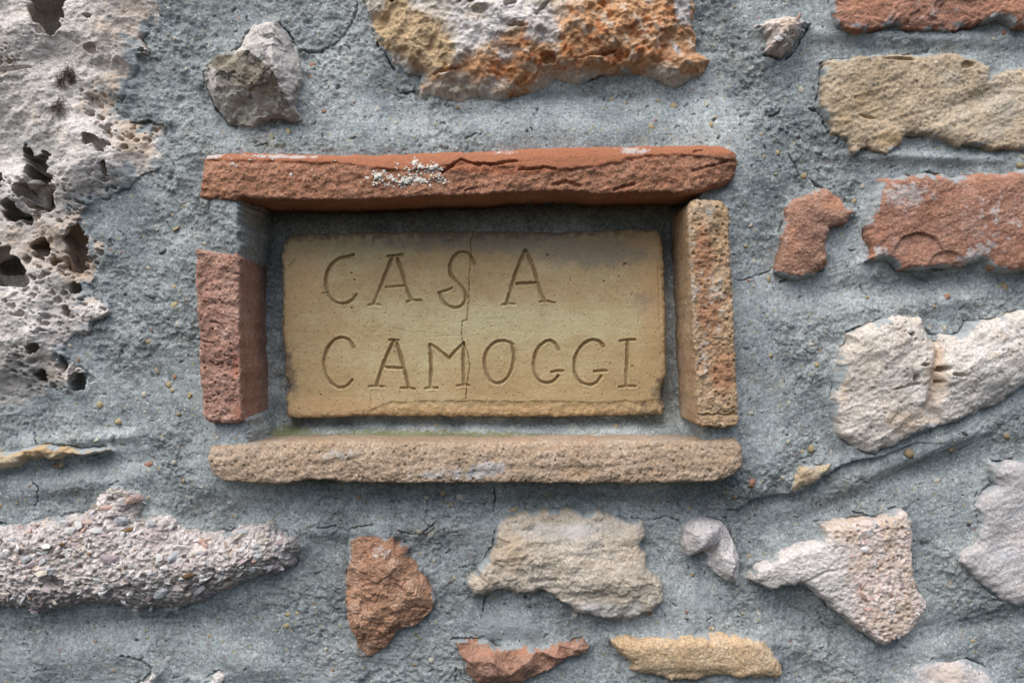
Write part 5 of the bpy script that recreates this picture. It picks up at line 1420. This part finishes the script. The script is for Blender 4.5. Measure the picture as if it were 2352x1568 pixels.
# chips of the breccia triangle and of the small pink fragment
n2 = 0
for vw, a, b, sz, kind, ang in [('G', 935, 715, 90, 0, .4), ('G', 970, 775, 40, 0, 0), ('G', 910, 985, 80, 5, -.9), ('G', 945, 1070, 60, 5, 0), ('G', 960, 620, 60, 3, -.7), ('G', 1000, 580, 60, 3, -.6), ('G', 900, 640, 70, 3, 0), ('G', 1190, 560, 90, 1, 0),
                                ('G', 1110, 770, 40, 4, 0), ('G', 1245, 940, 50, 5, -.8), ('G', 1290, 1080, 50, 2, 0)]:
    (u0, v0), k = V(vw, (a, b))[0], VIEW[vw][0]
    n2 += bool(put_chip('tri', u0, v0, sz * k * .8, kind, n2, -ang, -.06, 1.3))
tries = 0
while n2 < 110 and tries < 3000:
    tries += 1
    u0, v0 = random.gauss(2020, 50), random.uniform(1180, 1460)
    kind = random.choices(range(6), [.25, .2, .15, .18, .04, .18])[0]
    n2 += bool(put_chip('tri', u0, v0, random.uniform(4.5, 10), kind, n2, None, random.uniform(-.05, .05)))
for n3, (a, b, sz, kind) in enumerate([(560, 270, 70, 1), (500, 330, 80, 0), (480, 240, 60, 2), (690, 250, 50, 3), (620, 300, 50, 5), (560, 370, 50, 1), (640, 190, 60, 5)]):
    (u0, v0) = V('E', (a, b))[0]
    put_chip('breccia_s', u0, v0, sz * .3125 * .8, kind, n3, None, .05)

# white lichen crust on the top brick
TU, TV, TH = tcrv
def top_h(a, b):
    q = np.argmin((TU - a) ** 2 + (TV - b) ** 2)
    return float(TH.ravel()[q])
items = []
for a, b, su, sv, cnt in [(1540, 390, 40, 26, 34), (1620, 400, 30, 20, 14), (1745, 415, 45, 26, 40), (1820, 275, 26, 22, 16), (1850, 300, 26, 20, 12), (1960, 330, 50, 26, 40), (1990, 400, 40, 18, 16), (1830, 430, 70, 18, 26), (2060, 425, 24, 16, 12), (1800, 365, 34, 26, 22),
                          (1670, 300, 12, 16, 5), (1700, 465, 40, 10, 6), (1560, 445, 50, 8, 8), (830, 385, 10, 14, 5), (370, 290, 18, 8, 6), (1130, 300, 200, 60, 3), (500, 225, 150, 14, 14)]:
    for _ in range(cnt):
        u0, v0 = V('I', (random.gauss(a, su), random.gauss(b, sv)))[0]
        k = scale_at(HF)
        items.append((CX + (u0 - CX) * k, CY + (v0 - CY) * k, top_h(u0, v0) + .2, random.uniform(2.6, 7.0), .4))
for a, b, su, sv, cnt in [(1745, 415, 30, 14, 9), (1960, 330, 36, 14, 12), (1545, 390, 26, 16, 6), (1830, 420, 50, 10, 8), (1820, 275, 12, 10, 4)]:
    for _ in range(cnt):
        u0, v0 = V('I', (random.gauss(a, su), random.gauss(b, sv)))[0]
        items.append((CX + (u0 - CX) * scale_at(HF), CY + (v0 - CY) * scale_at(HF), top_h(u0, v0) + .05, random.uniform(9, 15), .16))
lich = lumps('lichen', items, m_plain('white_lichen', lin(206, 200, 188), lin(222, 218, 208), .95, 500), tb)
lich['kind'] = 'stuff'
lich['label'] = 'white crusty lichen spots on the top brick'

# two dried moss tufts in the travertine
def tuft(u0, v0, rad_, n):
    co, quads = [], []
    h0 = relief_at('trav', u0, v0)[0]
    p0 = np.array(to_world(np.array(u0), np.array(v0), np.array(h0)))
    for i in range(n):
        d = np.array([random.gauss(0, 1), -abs(random.gauss(0, .6)), random.gauss(0, 1)])
        d /= np.linalg.norm(d)
        st_ = p0 + np.array([random.gauss(0, .3), 0, random.gauss(0, .3)]) * rad_ * S / 1000
        ln_ = rad_ * S / 1000 * random.uniform(.5, 1.1)
        side = np.cross(d, [random.gauss(0, 1) for _ in range(3)])
        side = side / np.linalg.norm(side) * .00022
        q0 = len(co)
        for f in (0, .5, 1):
            w_ = (1, .9, .3)[int(f * 2)]
            bend = np.array([0, 0, -.25]) * ln_ * f * f
            c_ = st_ + d * ln_ * f + bend
            co += [c_ - side * w_, c_ + side * w_]
        quads += [(q0, q0 + 1, q0 + 3, q0 + 2), (q0 + 2, q0 + 3, q0 + 5, q0 + 4)]
    o = raw_mesh('dried_moss', np.array(co), np.array(quads), np.zeros((0, 3), int), TUFT, parent=stone_ob['trav'], smooth=False)
    o['kind'] = 'stuff'
    o['label'] = 'dried brown moss tuft stuck in a pit of the travertine'
TUFT = m_plain('dried_moss', lin(92, 80, 76), lin(132, 118, 110), .9, 600)
for a, b, r0 in ((485, 815, 80), (555, 560, 55), (500, 630, 50), (575, 610, 40)):
    (u0, v0) = V('A', (a, b))[0]
    tuft(u0, v0, r0 * .3125, 110)

print('pebbles', count, 'chips', n_, n2, 'tris', sum(len(o.data.loop_triangles) if o.data.loop_triangles else sum(p.loop_total - 2 for p in o.data.polygons) for o in bpy.data.objects if o.type == 'MESH' and len(o.data.polygons) > 1000))
